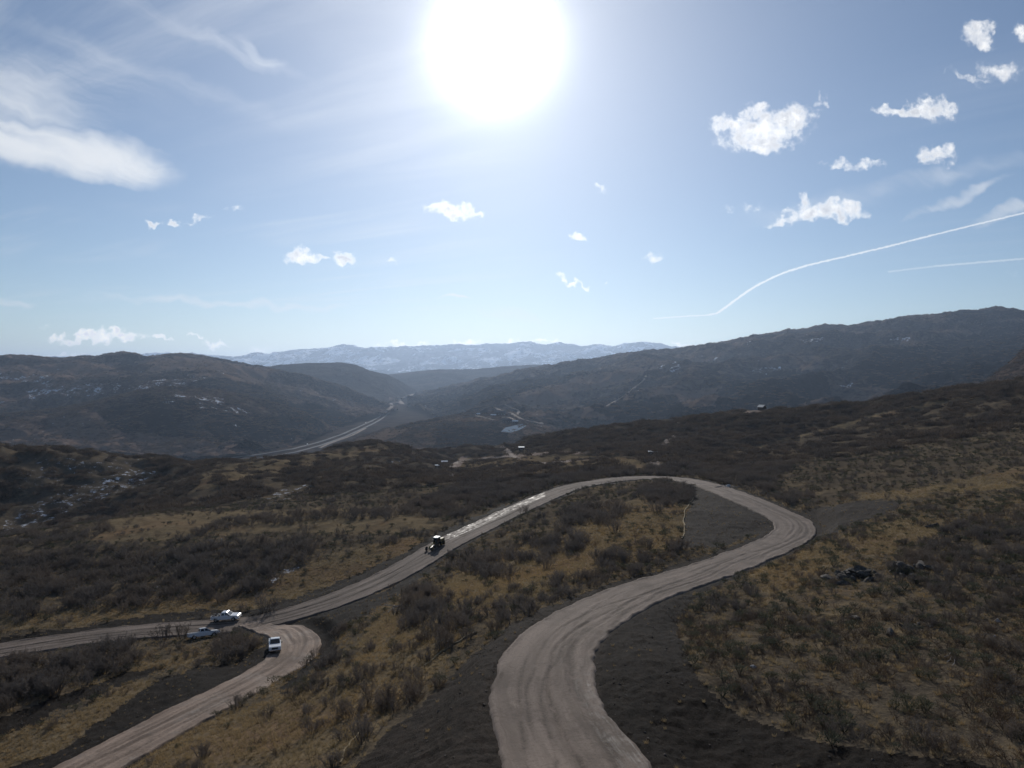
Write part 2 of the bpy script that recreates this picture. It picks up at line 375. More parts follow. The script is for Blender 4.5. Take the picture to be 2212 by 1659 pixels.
hwA = widths(rA, [(0, 4.9), (0.2, 4.7), (0.3, 5.2), (0.4, 5.4), (0.45, 5.0), (0.55, 4.6), (0.7, 4.8), (0.82, 4.6), (1, 4.5)])
hwC = widths(rC, [(0, 2.8), (0.15, 3.9), (0.3, 4.6), (0.5, 3.8), (1, 3.8)])
# the side track takes the main road's height where it leaves it
d2 = ((rC[:, None, :2] - rA[None, ::4, :2]) ** 2).sum(2); j = d2.argmin(1); dist = np.sqrt(d2.min(1))
rC[:, 2] = rC[:, 2] + (rA[::4][j, 2] - rC[:, 2]) * (1 - smooth(4.0, 13.0, dist))
class Near:
    """nearest point on a centre line, by chunks"""
    def __init__(s, r, hw): s.r = r[::3]; s.hw = hw[::3]
    def __call__(s, X, Y, reach=40):
        sh = X.shape; x = X.ravel(); y = Y.ravel()
        dd = np.full(x.shape, 1e3); zz = np.zeros(x.shape); hh = np.ones(x.shape); sid = np.zeros(x.shape)
        lo, hi = s.r[:, :2].min(0) - reach, s.r[:, :2].max(0) + reach
        idx = np.nonzero((x > lo[0]) & (x < hi[0]) & (y > lo[1]) & (y < hi[1]))[0]
        tan = np.gradient(s.r[:, :2], axis=0); tz = np.gradient(s.r[:, 2])
        for i in range(0, len(idx), 8000):
            k = idx[i:i + 8000]
            d2 = (x[k, None] - s.r[:, 0]) ** 2 + (y[k, None] - s.r[:, 1]) ** 2
            j = d2.argmin(1); hh[k] = s.hw[j]
            tl = np.maximum(np.linalg.norm(tan[j], axis=1), 1e-6); al = np.clip((tan[j, 0] * (x[k] - s.r[j, 0]) + tan[j, 1] * (y[k] - s.r[j, 1])) / tl, -1.6, 1.6)
            dd[k] = np.sqrt(np.maximum(d2[np.arange(len(k)), j] - al ** 2, 0)); zz[k] = s.r[j, 2] + al * tz[j] / tl
            sid[k] = np.sign(tan[j, 0] * (y[k] - s.r[j, 1]) - tan[j, 1] * (x[k] - s.r[j, 0]))
        return dd.reshape(sh), zz.reshape(sh), hh.reshape(sh), sid.reshape(sh)
nearA, nearC = Near(rA, hwA), Near(rC, hwC)
def height(X, Y, full=False):
    z = base_height(X, Y)
    sc_ = smooth(60, 700, Y)
    z = z + fbm(X / 26, Y / 26, 4) * (0.55 + 3.2 * sc_) + fbm(X / 3.1, Y / 3.1, 3) * 0.16
    z = z + smooth(300, 520, Y) * (ridged(X / 120, Y / 120, 4) - 0.48) * 6.0
    res = []
    for nr, cut in ((nearA, 5.0), (nearC, 3.5)):
        dd, zz, hh, sid = nr(X, Y)
        k = 1 - smooth(hh + 0.4, hh + cut, dd)
        bank = zz - 0.32 + 0.17 * smooth(-0.6, 0.3, dd - hh)
        z = z + (bank - z) * k
        res.append((dd, hh, sid))
    return (z, res) if full else z

# ------------------------------------------------------------------ ground materials
def ground_mat(name='dry_hillside_ground'):
    m, t, b = new_mat(name)
    pos = t.new('ShaderNodeNewGeometry').outputs['Position']
    mk = t.sep(attr(t, 'mask').outputs['Vector'])       # x grass, y snow, z dirt
    big = t.noise(pos, 0.035, 5, 0.6); mid = t.noise(pos, 0.35, 5, 0.65); fine = t.noise(pos, 2.6, 6, 0.7)
    gold = t.mix(t.ramp(mid, 0.3, 0.7), (0.150, 0.116, 0.075), (0.232, 0.179, 0.108))
    gold = t.mix(t.ramp(fine, 0.42, 0.75), gold, (0.11, 0.083, 0.055))
    gold = t.mix(t.m('MULTIPLY', t.ramp(big, 0.5, 0.7), 0.5), gold, (0.18, 0.105, 0.065))
    litter = t.mix(t.ramp(fine, 0.3, 0.75), (0.062, 0.052, 0.042), (0.155, 0.124, 0.086))
    g = t.m('ADD', mk[0], t.m('MULTIPLY', t.m('SUBTRACT', mid, 0.5), 1.3))
    col = t.mix(t.ramp(g, 0.2, 0.75), litter, gold)
    dirt = t.mix(t.ramp(fine, 0.3, 0.7), (0.20, 0.155, 0.125), (0.34, 0.27, 0.22))
    dd = t.m('ADD', mk[2], t.m('MULTIPLY', t.m('SUBTRACT', mid, 0.5), 0.5))
    col = t.mix(t.ramp(dd, 0.4, 0.6), col, dirt)
    sn = t.m('ADD', mk[1], t.m('MULTIPLY', t.m('SUBTRACT', fine, 0.5), 0.9))
    sn = t.m('ADD', sn, t.m('MULTIPLY', t.m('SUBTRACT', t.noise(pos, 0.22, 6, 0.72), 0.5), 3.0))
    col = t.mix(t.m('MULTIPLY', t.ramp(sn, 0.62, 1.0), t.ramp(mk[1], 0.1, 0.3)), col, (0.62, 0.65, 0.70))
    t.put(b.inputs['Base Color'], col); b.inputs['Roughness'].default_value = 0.95; b.inputs['Specular IOR Level'].default_value = 0.0
    bp = t.new('ShaderNodeBump'); bp.inputs['Strength'].default_value = 0.8; bp.inputs['Distance'].default_value = 0.25
    t.put(bp.inputs['Height'], t.m('ADD', fine, t.m('MULTIPLY', mid, 1.5))); t.l.new(bp.outputs[0], b.inputs['Normal'])
    return m
def soil_mat(name, c1, c2, wetness=0.0, streak=(1, 1, 1)):
    m, t, b = new_mat(name)
    pos = t.new('ShaderNodeNewGeometry').outputs['Position']
    pos2 = t.v('MULTIPLY', pos, streak)
    mid = t.noise(pos2, 0.5, 5, 0.65); fine = t.noise(pos2, 3.5, 6, 0.72)
    col = t.mix(t.ramp(t.m('ADD', t.m('MULTIPLY', fine, 0.6), t.m('MULTIPLY', mid, 0.4)), 0.36, 0.68), c1, c2)
    t.put(b.inputs['Base Color'], col)
    b.inputs['Roughness'].default_value = 0.9 - wetness; b.inputs['Specular IOR Level'].default_value = 0.06
    bp = t.new('ShaderNodeBump'); bp.inputs['Strength'].default_value = 0.7; bp.inputs['Distance'].default_value = 0.25
    t.put(bp.inputs['Height'], t.m('ADD', fine, mid)); t.l.new(bp.outputs[0], b.inputs['Normal'])
    return m
def road_mat(name, c1, c2, c3):
    """graded dirt with streaks along the road; uv.x metres across, uv.y metres along; attribute wet"""
    m, t, b = new_mat(name)
    pos = t.new('ShaderNodeNewGeometry').outputs['Position']
    at = t.sep(attr(t, 'lane').outputs['Vector'])       # x across (m), y along (m), z wet
    wob = t.m('MULTIPLY', t.m('SUBTRACT', t.noise(t.xyz(0.0, at[1], 0.0), 0.06, 3), 0.5), 2.4)
    ac = t.m('ADD', at[0], wob)
    st = t.noise(t.xyz(t.m('MULTIPLY', ac, 0.75), t.m('MULTIPLY', at[1], 0.04), 0.0), 1.0, 5, 0.62)
    st2 = t.noise(t.xyz(t.m('MULTIPLY', ac, 5.5), t.m('MULTIPLY', at[1], 0.12), 3.0), 1.0, 4, 0.7)
    fine = t.noise(pos, 3.0, 6, 0.75); big = t.noise(pos, 0.16, 4, 0.6)
    col = t.mix(t.ramp(st, 0.33, 0.68), c1, c2)
    col = t.mix(t.m('MULTIPLY', t.ramp(st2, 0.56, 0.74), 0.42), col, c3)
    col = t.mix(t.m('MULTIPLY', t.ramp(fine, 0.46, 0.70), 0.75), col, tuple(c * 0.78 for c in c1))
    rut = t.new('ShaderNodeAttribute', attribute_name='rut').outputs['Fac']
    col = t.mix(t.m('MULTIPLY', t.ramp(t.m('ADD', big, t.m('MULTIPLY', t.m('SUBTRACT', fine, 0.5), 0.4)), 0.46, 0.66), 0.6), col, tuple(c * 0.62 for c in c1))
    col = t.mix(t.m('MULTIPLY', rut, t.ramp(fine, 0.3, 0.6, 0.35, 0.85)), col, c3)
    pale = t.noise(t.xyz(t.m('MULTIPLY', at[0], 0.5), t.m('MULTIPLY', at[1], 0.16), 7.0), 1.0, 6, 0.72)
    col = t.mix(t.m('MULTIPLY', t.ramp(pale, 0.58, 0.74), 0.55), col, tuple(min(1, c * 1.35) for c in c2))
    wetn = t.m('MULTIPLY', at[2], t.ramp(t.m('ADD', t.m('MULTIPLY', st2, 0.55), t.m('MULTIPLY', t.noise(pos, 1.1, 5, 0.7), 0.45)), 0.46, 0.62))
    col = t.mix(wetn, col, tuple(c * 0.45 for c in c1))
    t.put(b.inputs['Base Color'], col)
    t.put(b.inputs['Roughness'], t.m('SUBTRACT', 0.86, t.m('MULTIPLY', wetn, 0.44)))
    t.put(b.inputs['Specular IOR Level'], t.m('ADD', 0.13, t.m('MULTIPLY', wetn, 0.28)))
    bp = t.new('ShaderNodeBump'); bp.inputs['Strength'].default_value = 0.7; bp.inputs['Distance'].default_value = 0.12
    h = t.m('ADD', t.m('MULTIPLY', st, 1.2), t.m('ADD', fine, t.m('MULTIPLY', st2, 0.6)))
    t.put(bp.inputs['Height'], h); t.l.new(bp.outputs[0], b.inputs['Normal'])
    return m
M_ground = ground_mat()
M_soil = soil_mat('dark_turned_soil', (0.0055, 0.0042, 0.0033), (0.024, 0.0178, 0.0134), 0.0, (1.25, 0.75, 1.0))
M_soil2 = soil_mat('grey_turned_soil', (0.010, 0.0078, 0.0061), (0.041, 0.0305, 0.0232), 0.0, (1.25, 0.75, 1.0))
M_road = road_mat('graded_dirt_road', (0.140, 0.109, 0.087), (0.218, 0.171, 0.140), (0.062, 0.047, 0.037))
M_track = road_mat('muddy_track', (0.190, 0.140, 0.108), (0.330, 0.250, 0.195), (0.115, 0.084, 0.064))

# ------------------------------------------------------------------ near hillside sheet
NU, NW = 700, 840
us = np.linspace(-0.98, 0.98, NU)
ws = np.log(13.0) + (np.log(1500.0) - np.log(13.0)) * np.linspace(0, 1, NW)
U, WW = np.meshgrid(us, ws, indexing='xy')          # rows: depth, columns: azimuth
Yg = np.exp(WW); Xg = U * Yg
Zg, ((dA, hA, sdA), (dC, hC, sdC)) = height(Xg, Yg, True)
PXg, PYg = project(Xg, Yg, Zg)
jit = fbm(Xg / 7, Yg / 7, 3); hf = fbm(Xg / 0.9, Yg / 0.9, 2); jk = np.minimum(1, 120 / Yg)
jx = PXg + (jit * 14 + hf * 9) * jk; jy = PYg + (fbm(Xg / 6 + 40, Yg / 6, 3) * 9 + np.roll(hf, 40, 1) * 6) * jk
# freshly turned soil beside the roads (regions read off the photograph, carried onto the ground)
SOIL_RIGHT = [(1300,1400),(1335,1355),(1400,1318),(1475,1288),(1520,1283),(1478,1310),(1462,1350),(1470,1400),(1510,1470),(1590,1545),(1720,1595),(1900,1620),(2100,1650),(2300,1720),(2300,1990),(1360,1990),(1330,1600),(1290,1480)]
SOIL_LEFT = [(1250,1284),(1160,1318),(1100,1355),(1010,1425),(960,1480),(880,1550),(820,1600),(770,1659),(700,1760),(700,1990),(1260,1990),(1130,1659),(1080,1540),(1075,1450),(1120,1380),(1200,1320)]
SOIL_BEND = [(1508,1048),(1545,1064),(1600,1092),(1650,1120),(1665,1140),(1640,1155),(1560,1178),(1500,1190),(1470,1180),(1482,1130),(1495,1080)]
SOIL_CUT = [(1735,1106),(1760,1098),(1860,1085),(1940,1082),(1945,1096),(1880,1120),(1800,1152),(1775,1160),(1778,1135)]
SOIL_B = [(640,1345),(700,1318),(760,1303),(830,1278),(905,1234),(930,1215),(940,1225),(880,1270),(800,1320),(740,1352),(720,1380),(715,1420),(640,1480),(600,1500),(640,1450),(690,1420),(690,1385),(668,1362)]
SOIL_B2 = [(0,1398),(130,1372),(330,1345),(470,1325),(520,1338),(640,1306),(740,1275),(820,1237),(900,1200),(965,1163),(1090,1100),(1090,1090),(1000,1130),(950,1150),(880,1192),(800,1228),(720,1262),(620,1298),(520,1322),(440,1316),(300,1335),(120,1362),(0,1380)]
SOIL_C = [(590,1390),(582,1430),(500,1472),(430,1502),(300,1565),(200,1615),(80,1670),(-80,1740),(-80,1700),(60,1652),(133,1623),(227,1553),(300,1500),(345,1468),(420,1443),(500,1440),(560,1405)]
SOIL_C2 = [(-50,1560),(60,1530),(180,1490),(260,1455),(330,1440),(330,1452),(230,1490),(120,1535),(60,1575),(-50,1600)]
reg = np.zeros(Xg.shape, int)
for k, poly in ((1, SOIL_RIGHT), (2, SOIL_LEFT), (2, SOIL_BEND), (2, SOIL_CUT), (1, SOIL_B), (1, SOIL_B2), (1, SOIL_C), (1, SOIL_C2)):
    reg[in_poly(jx, jy, poly) & (Yg < 320)] = k
reg[(dA < hA + 1.2 + jit * 1.2) & (reg == 0)] = 2
reg[(dC < hC + 0.9 + jit) & (reg == 0)] = 1
# clods and furrows in the turned soil
Zg = Zg + np.where((reg > 0) & (dA > hA) & (dC > hC), fbm(Xg / 0.9, Yg / 0.9, 3) * 0.16 + fbm(Xg / 2.6, Yg / 2.6, 3) * 0.14, 0)
# grassy openings
GRASS = [[(180,1160),(230,1120),(420,1108),(700,1098),(900,1105),(960,1130),(900,1150),(760,1150),(560,1150),(380,1165),(250,1175)],
 [(0,1370),(0,1325),(200,1310),(420,1285),(640,1230),(800,1180),(900,1160),(930,1180),(860,1215),(700,1275),(560,1318),(420,1322),(200,1352)],
 [(1100,1190),(1230,1150),(1300,1100),(1400,1070),(1490,1075),(1470,1170),(1350,1215),(1240,1260),(1000,1330),(900,1345),(800,1400),(760,1400),(830,1330),(930,1260)],
 [(500,1659),(560,1560),(700,1470),(800,1400),(950,1340),(1000,1345),(980,1420),(880,1500),(760,1640),(740,1659)],
 [(230,1659),(330,1620),(450,1560),(600,1500),(640,1500),(560,1600),(480,1680),(230,1700)],
 [(1620,1230),(1700,1200),(1800,1160),(1930,1120),(2060,1125),(2000,1160),(1900,1200),(1840,1190),(1760,1250),(1650,1300)],
 [(-40,1680),(-40,1600),(0,1590),(150,1548),(240,1493),(300,1463),(350,1466),(300,1503),(227,1556),(133,1626),(60,1658)],
 [(100,1530),(200,1480),(300,1440),(420,1400),(440,1420),(320,1450),(180,1500)],
 [(1500,990),(1620,968),(1750,934),(1900,894),(2050,862),(2050,869),(1900,902),(1750,943),(1620,978),(1510,998)],
 [(1900,1080),(2212,1050),(2212,1010),(2000,1050),(1850,1075)],
 [(1500,1020),(1620,1060),(1700,1075),(1740,1100),(1700,1095),(1600,1058),(1520,1032)],
 [(450,1010),(640,985),(780,962),(860,968),(700,1000),(560,1030),(420,1060)],
 [(960,1020),(980,990),(1100,985),(1300,985),(1420,1000),(1420,1015),(1200,1010),(1000,1010)]]
SNOW = [[(0,1150),(20,1110),(100,1075),(180,1045),(280,1015),(340,1018),(330,1040),(220,1080),(120,1120),(30,1150)],
 [(380,1240),(410,1215),(430,1215),(400,1245)],[(500,1280),(560,1250),(620,1225),(655,1212),(640,1235),(580,1262),(520,1282)],[(310,1275),(380,1240),(360,1255),(330,1280)],
 [(560,1075),(600,1060),(690,1040),(640,1075),(580,1090)],[(80,985),(300,985),(310,1010),(200,1030),(100,1050),(30,1060)],
 [(1313,1168),(1345,1152),(1392,1138),(1393,1143),(1348,1158),(1316,1172)],[(966,1021),(976,1021),(979,1037),(972,1034)],[(770,1005),(900,985),(905,992),(800,1012)]]
DIRT = [[(968,1012),(1000,985),(1012,985),(990,1012),(985,1018)],[(1040,988),(1200,975),(1330,978),(1330,981),(1200,980),(1040,993)],[(1400,982),(1422,1010),(1430,1010),(1412,984)],[(1420,975),(1455,940),(1462,942),(1430,972)],
 [(1606,883),(1655,882),(1655,888),(1630,892),(1608,896)],[(1080,965),(1104,985),(1122,993),(1128,991),(1108,980),(1086,963)],[(970,1020),(972,1035),(978,1037),(980,1020)],[(1180,1000),(1240,992),(1305,986),(1305,989),(1240,997),(1180,1003)]]
gr = 0.30 + 0.28 * fbm(Xg / 18 + 3, Yg / 18, 3) - 0.12 * smooth(320, 600, Yg)
wob_x = PXg + fbm(Xg / 9 + 8, Yg / 9, 3) * 26 * np.minimum(1, 150 / Yg); wob_y = PYg + fbm(Xg / 9 + 80, Yg / 9, 3) * 16 * np.minimum(1, 150 / Yg)
gmask = np.zeros(Xg.shape, bool)
for poly in GRASS: gmask |= in_poly(wob_x, wob_y, poly)
gr = np.where(gmask, gr + 0.5, gr)
snow = np.zeros(Xg.shape)
for k, poly in enumerate(SNOW): snow[in_poly(jx, jy, poly)] = 0.52 if k == 0 else (0.36 if k in (5, 8) else 0.9 if k == 7 else 0.5)
dirt = np.zeros(Xg.shape)
for poly in DIRT: dirt[in_poly(PXg, PYg, poly) & (Yg > 300)] = 1.0
# sheds stand a few hundred metres off; their pads get dirt too (set above)
V = np.stack([Xg, Yg, Zg], 2).reshape(-1, 3); FQ = grid_faces(NW, NU)
freg = reg.ravel()[FQ].max(1)
MASK = np.stack([np.clip(gr, 0, 1), snow, dirt], 2).reshape(-1, 3)
for k, nm, mat in ((0, 'hillside', M_ground), (1, 'dark_soil_bank', M_soil), (2, 'grey_soil_bank', M_soil2)):
    vv, ff, mm = compact(V, FQ[freg == k], MASK)
    me = raw_mesh(nm, vv, ff); set_attr(me, 'mask', mm)
    link(nm, me, mat, kind='structure')

# ------------------------------------------------------------------ dirt roads
def road_mesh(name, r, hw, mat, wet_fn, ruts, lift=0.0, step=0.22, amp=1.0):
    tan = np.gradient(r[:, :2], axis=0); tan /= np.linalg.norm(tan, axis=1)[:, None]
    nor = np.stack([tan[:, 1], -tan[:, 0]], 1)          # to the right of travel
    n = int(hw.max() * 2 / step); f = np.linspace(-1, 1, n)
    s = np.concatenate([[0], np.cumsum(np.linalg.norm(np.diff(r[:, :2], axis=0), axis=1))])
    edge = 1 + (0.10 * fbm(s / 9.0, s * 0 + 3, 5, 0.7)[:, None] * (f > 0) + 0.10 * fbm(s / 9.0, s * 0 + 13, 5, 0.7)[:, None] * (f < 0)) * smooth(0.5, 0.9, np.abs(f))
    across = hw[:, None] * f[None, :] * edge
    X = r[:, 0, None] + nor[:, 0, None] * across; Y = r[:, 1, None] + nor[:, 1, None] * across
    Z = r[:, 2, None] + lift - 0.06 * np.abs(f) ** 3 - 0.45 * smooth(0.94, 1.0, np.abs(f))
    S = np.broadcast_to(s[:, None], X.shape)
    Z = Z + amp * (fbm(across * 1.1, S / 14, 3) * 0.05 + fbm(X / 0.7, Y / 0.7, 2) * 0.025)
    def rut_line(s0, s1, off, off2):
        return off + (off2 - off) * np.clip((s - s0) / (s1 - s0), 0, 1)[:, None] + (1.5 * fbm(s / 33 + off * 3, s * 0 + off, 2) + 0.25 * fbm(s / 5 + off, s * 0, 2))[:, None]
    for (s0, s1, off, off2, wdt, dep) in ruts:          # a rut with small shoulders
        c = rut_line(s0, s1, off, off2)
        k = smooth(s0, s0 + 6, S) * (1 - smooth(s1 - 6, s1, S))
        q = (across - c) / wdt
        Z = Z + k * amp * (-dep * np.exp(-q * q) + 0.5 * dep * np.exp(-(np.abs(q) - 1.7) ** 2 * 3))
    Z = Z + 0.20 * np.exp(-((np.abs(f) - 0.90) / 0.04) ** 2) * np.clip(0.55 + 1.1 * fbm(S / 4 + 3 * np.sign(f), across * 0, 3), 0, 1.3)      # loose berms
    wet = wet_fn(X, Y, S, across)
    rut_at = np.zeros(X.shape)
    for (s0, s1, off, off2, wdt, dep) in ruts:
        c = rut_line(s0, s1, off, off2)
        k = smooth(s0, s0 + 6, S) * (1 - smooth(s1 - 6, s1, S)) * (0.35 + 0.65 * (fbm(S / 9 + off, S * 0, 2) > -0.1))
        rut_at = np.maximum(rut_at, k * np.exp(-((across - c) / wdt) ** 2))
    me = raw_mesh(name, np.stack([X, Y, Z], 2).reshape(-1, 3), grid_faces(len(r), n))
    set_attr(me, 'lane', np.stack([across, S, wet], 2).reshape(-1, 3)); set_attr(me, 'rut', rut_at.ravel())
    return link(name, me, mat, kind='structure')
def wetA(X, Y, S, a):
    px, py = project(X, Y, np.full(X.shape, CZ - 47.0))
    w = np.zeros(X.shape)
    w += smooth(200, 208, Y) * (1 - smooth(262, 285, Y)) * (X < 12) * smooth(-0.5, 1.0, a)
    w += (Y < 75) * (1 - smooth(60, 74, Y)) * smooth(2.2, 3.4, a) * (1 - smooth(4.4, 5.0, a)) * 0.5
    return np.clip(w, 0, 1)
road_mesh('dirt_road', rA, hwA, M_road, wetA,
          [(0, 60, 0.6, 1.2, .22, .14), (0, 48, 3.4, 2.2, .40, .18), (14, 90, -1.6, 0.8, .18, .08), (14, 90, 0.2, 2.6, .18, .08), (0, 40, -3.2, -2.0, .18, .07), (0, 70, -2.4, 2.9, .16, .06), (20, 80, 3.0, -2.6, .16, .06), (45, 130, 2.4, -1.0, .3, .09), (45, 130, 4.0, 0.8, .3, .09), (95, 210, -1.4, 2.6, .28, .07),
           (120, 230, 3.2, 1.4, .4, .10), (150, 330, 0.4, -2.4, .28, .07), (150, 330, 2.2, -0.6, .28, .07), (260, 470, -2.2, 1.8, .3, .07), (300, 560, 2.4, -0.4, .3, .08), (330, 600, -0.6, -2.6, .3, .06), (420, 700, 1.6, 0.2, .3, .06), (420, 700, -0.4, -1.6, .3, .06)], amp=0.8)
road_mesh('side_track', rC, hwC, M_track, lambda X, Y, S, a: np.clip(0.55 * smooth(-3.0, -1.0, -a * -1) * 0 + 0.5 * (fbm(X / 5, Y / 5, 2) > 0.12), 0, 1),
          [(8, 90, -1.6, 0.4, .35, .12), (8, 90, 0.4, 2.4, .35, .12), (30, 200, 2.2, -0.6, .25, .09), (50, 200, -1.8, 1.2, .3, .09)], lift=0.035)

# ------------------------------------------------------------------ far hills: sheets lofted through surveyed contour lines
def hill_mat(name, dark, mid_, tan_, snow_amt=0.0, scale=1.0, tan_amt=0.5, snow_w=0.10):
    m, t, b = new_mat(name)
    geo = t.new('ShaderNodeNewGeometry'); pos = geo.outputs['Position']
    n1 = t.noise(pos, 0.0028 * scale, 5, 0.6); n2 = t.noise(pos, 0.022 * scale, 6, 0.68, 0.6); n3 = t.noise(pos, 0.085 * scale, 4, 0.7)
    col = t.mix(t.ramp(n3, 0.38, 0.62), dark, mid_)
    tn = t.m('ADD', t.m('MULTIPLY', n1, 0.8), t.m('MULTIPLY', n2, 0.6))
    a = t.sep(attr(t, 'mask').outputs['Vector'])
    tn = t.m('ADD', tn, t.m('MULTIPLY', t.m('SUBTRACT', a[0], a[2]), 0.22))
    col = t.mix(t.m('MULTIPLY', t.ramp(tn, 0.66, 0.84), tan_amt), col, tan_)
    col = t.mix(t.m('MULTIPLY', a[2], 0.6), col, tuple(c * 0.7 for c in dark))
    if snow_amt:
        sn = t.m('ADD', t.m('MULTIPLY', n2, 0.75), t.m('ADD', t.m('MULTIPLY', n3, 0.5), t.m('MULTIPLY', a[1], snow_w)))
        sn = t.m('SUBTRACT', sn, 0.05)
        sn = t.m('ADD', sn, t.m('MULTIPLY', t.m('SUBTRACT', n1, 0.5), 0.5))
        col = t.mix(t.ramp(sn, 0.92 - snow_amt, 1.0 - snow_amt), col, (0.75, 0.78, 0.83))
    t.put(b.inputs['Base Color'], col); b.inputs['Roughness'].default_value = 0.95; b.inputs['Specular IOR Level'].default_value = 0.0
    bp = t.new('ShaderNodeBump'); bp.inputs['Strength'].default_value = 1.0; bp.inputs['Distance'].default_value = 5.0 / scale
    t.put(bp.inputs['Height'], t.m('ADD', n3, n2)); t.l.new(bp.outputs[0], b.inputs['Normal'])
    return m
def pchip(xk, yk, x):
    """shape keeping cubic through knots yk (k, n) at shared xk (k,)"""
    h = np.diff(xk)[:, None]; dl = np.diff(yk, axis=0) / h
    m = np.zeros_like(yk)
    s = dl[:-1] * dl[1:]; m[1:-1] = np.where(s > 0, 2 * s / (dl[:-1] + dl[1:] + 1e-12), 0)
    m[0], m[-1] = dl[0], dl[-1]
    i = np.clip(np.searchsorted(xk, x) - 1, 0, len(xk) - 2); t = ((x - xk[i]) / h[i, 0])[:, None]; hh = h[i]
    return ((1 + 2 * t) * (1 - t) ** 2) * yk[i] + t * (1 - t) ** 2 * hh * m[i] + t * t * (3 - 2 * t) * yk[i + 1] + t * t * (t - 1) * hh * m[i + 1]
def loft(name, curves, mat, nx, nt, amp, wl, rough_crest=0.15, snow=None, px0=None, px1=None, tan=None, wood=None):
    """curves front to back, each [(px, py, d), ...]; the sheet passes through all of them"""
    a = min(c[0][0] for c in curves) if px0 is None else px0; b = max(c[-1][0] for c in curves) if px1 is None else px1
    xs = np.linspace(a, b, nx); rows = []
    for c in curves:
        c = np.array(c, float)
        py = np.interp(xs, c[:, 0], c[:, 1]); d = np.exp(np.interp(xs, c[:, 0], np.log(c[:, 2])))
        ker = np.hanning(max(3, nx // 120 * 2 + 1)); ker /= ker.sum(); h = len(ker) // 2
        d = np.convolve(np.pad(d, h, mode='edge'), ker, 'valid')
        r0 = (xs - W0 / 2) / F; zc = (H0 / 2 - py) / F
        ry = math.cos(PITCH) - zc * math.sin(PITCH); rz = math.sin(PITCH) + zc * math.cos(PITCH)
        rows.append(np.stack([r0 / ry * d, d, CZ + rz / ry * d], 1))
    rows = np.array(rows); k = len(rows); tk = np.arange(k, dtype=float); tt = np.linspace(0, k - 1, nt)
    G = np.stack([pchip(tk, rows[:, :, q], tt) for q in range(3)], 2)      # nt, nx, 3
    X, Y, Z = G[:, :, 0], G[:, :, 1], G[:, :, 2]
    kk = rough_crest + (1 - rough_crest) * np.minimum(1, np.abs(tt - (k - 2)) * 1.6)[:, None]
    Z = Z + amp * kk * (ridged(X / wl, Y / wl, 5) - 0.5) + amp * 0.10 * fbm(X / (wl * 0.09), Y / (wl * 0.09), 3)
    G = np.stack([X, Y, Z], 2)
    me = raw_mesh(name, G.reshape(-1, 3), grid_faces(nt, nx))
    px, py = project(X, Y, Z); sn = np.zeros(X.shape)
    for poly in (snow or []): sn[in_poly(px + fbm(X / 60, Y / 60, 3) * 8, py + fbm(X / 60 + 9, Y / 60, 3) * 5, poly)] = 1
    tn, wd = np.zeros(X.shape), np.zeros(X.shape); qx, qy = px + fbm(X / 140, Y / 140, 3) * 22, py + fbm(X / 140 + 5, Y / 140, 3) * 9
    for poly in (tan or []): tn[in_poly(qx, qy, poly)] = 1
    for poly in (wood or []): wd[in_poly(qx, qy, poly)] = 1
    set_attr(me, 'mask', np.stack([tn, sn, wd], 2).reshape(-1, 3))
    return link(name, me, mat, kind='structure')
M_hillL = hill_mat('brushy_hill', (0.012, 0.012, 0.014), (0.055, 0.050, 0.046), (0.185, 0.130, 0.098), 0.175, 1.0, 0.9)
M_hillR = hill_mat('wooded_ridge', (0.010, 0.012, 0.014), (0.046, 0.044, 0.042), (0.165, 0.120, 0.092), 0.15, 1.0, 0.85, 0.17)
M_hillF = hill_mat('far_wooded_hill', (0.02, 0.02, 0.021), (0.05, 0.047, 0.044), (0.12, 0.1, 0.08), 0.08, 0.7, 0.5)
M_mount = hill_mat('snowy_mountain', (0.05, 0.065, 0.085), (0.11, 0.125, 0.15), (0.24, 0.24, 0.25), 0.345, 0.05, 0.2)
FLOOR = -256.0
def back(c, dk=1.25, dpy=None):
    return [(x, 800 + (y - 800) * 0 + 60, d * dk) for x, y, d in c]
crestL = [(-500,790,4300),(-200,778,4200),(0,769,4200),(33,768,4250),(100,775,4400),(143,775,4500),(177,770,4500),(207,773,4600),(233,765,4600),(263,762,4600),(293,765,4650),(313,772,4700),(336,771,4700),(360,765,4600),(387,764,4600),(433,767,4600),(467,772,4600),(520,783,4550),(567,791,4500),(633,808,4500),(700,824,4500),(745,837,4550),(800,866,4700),(860,890,4800)]
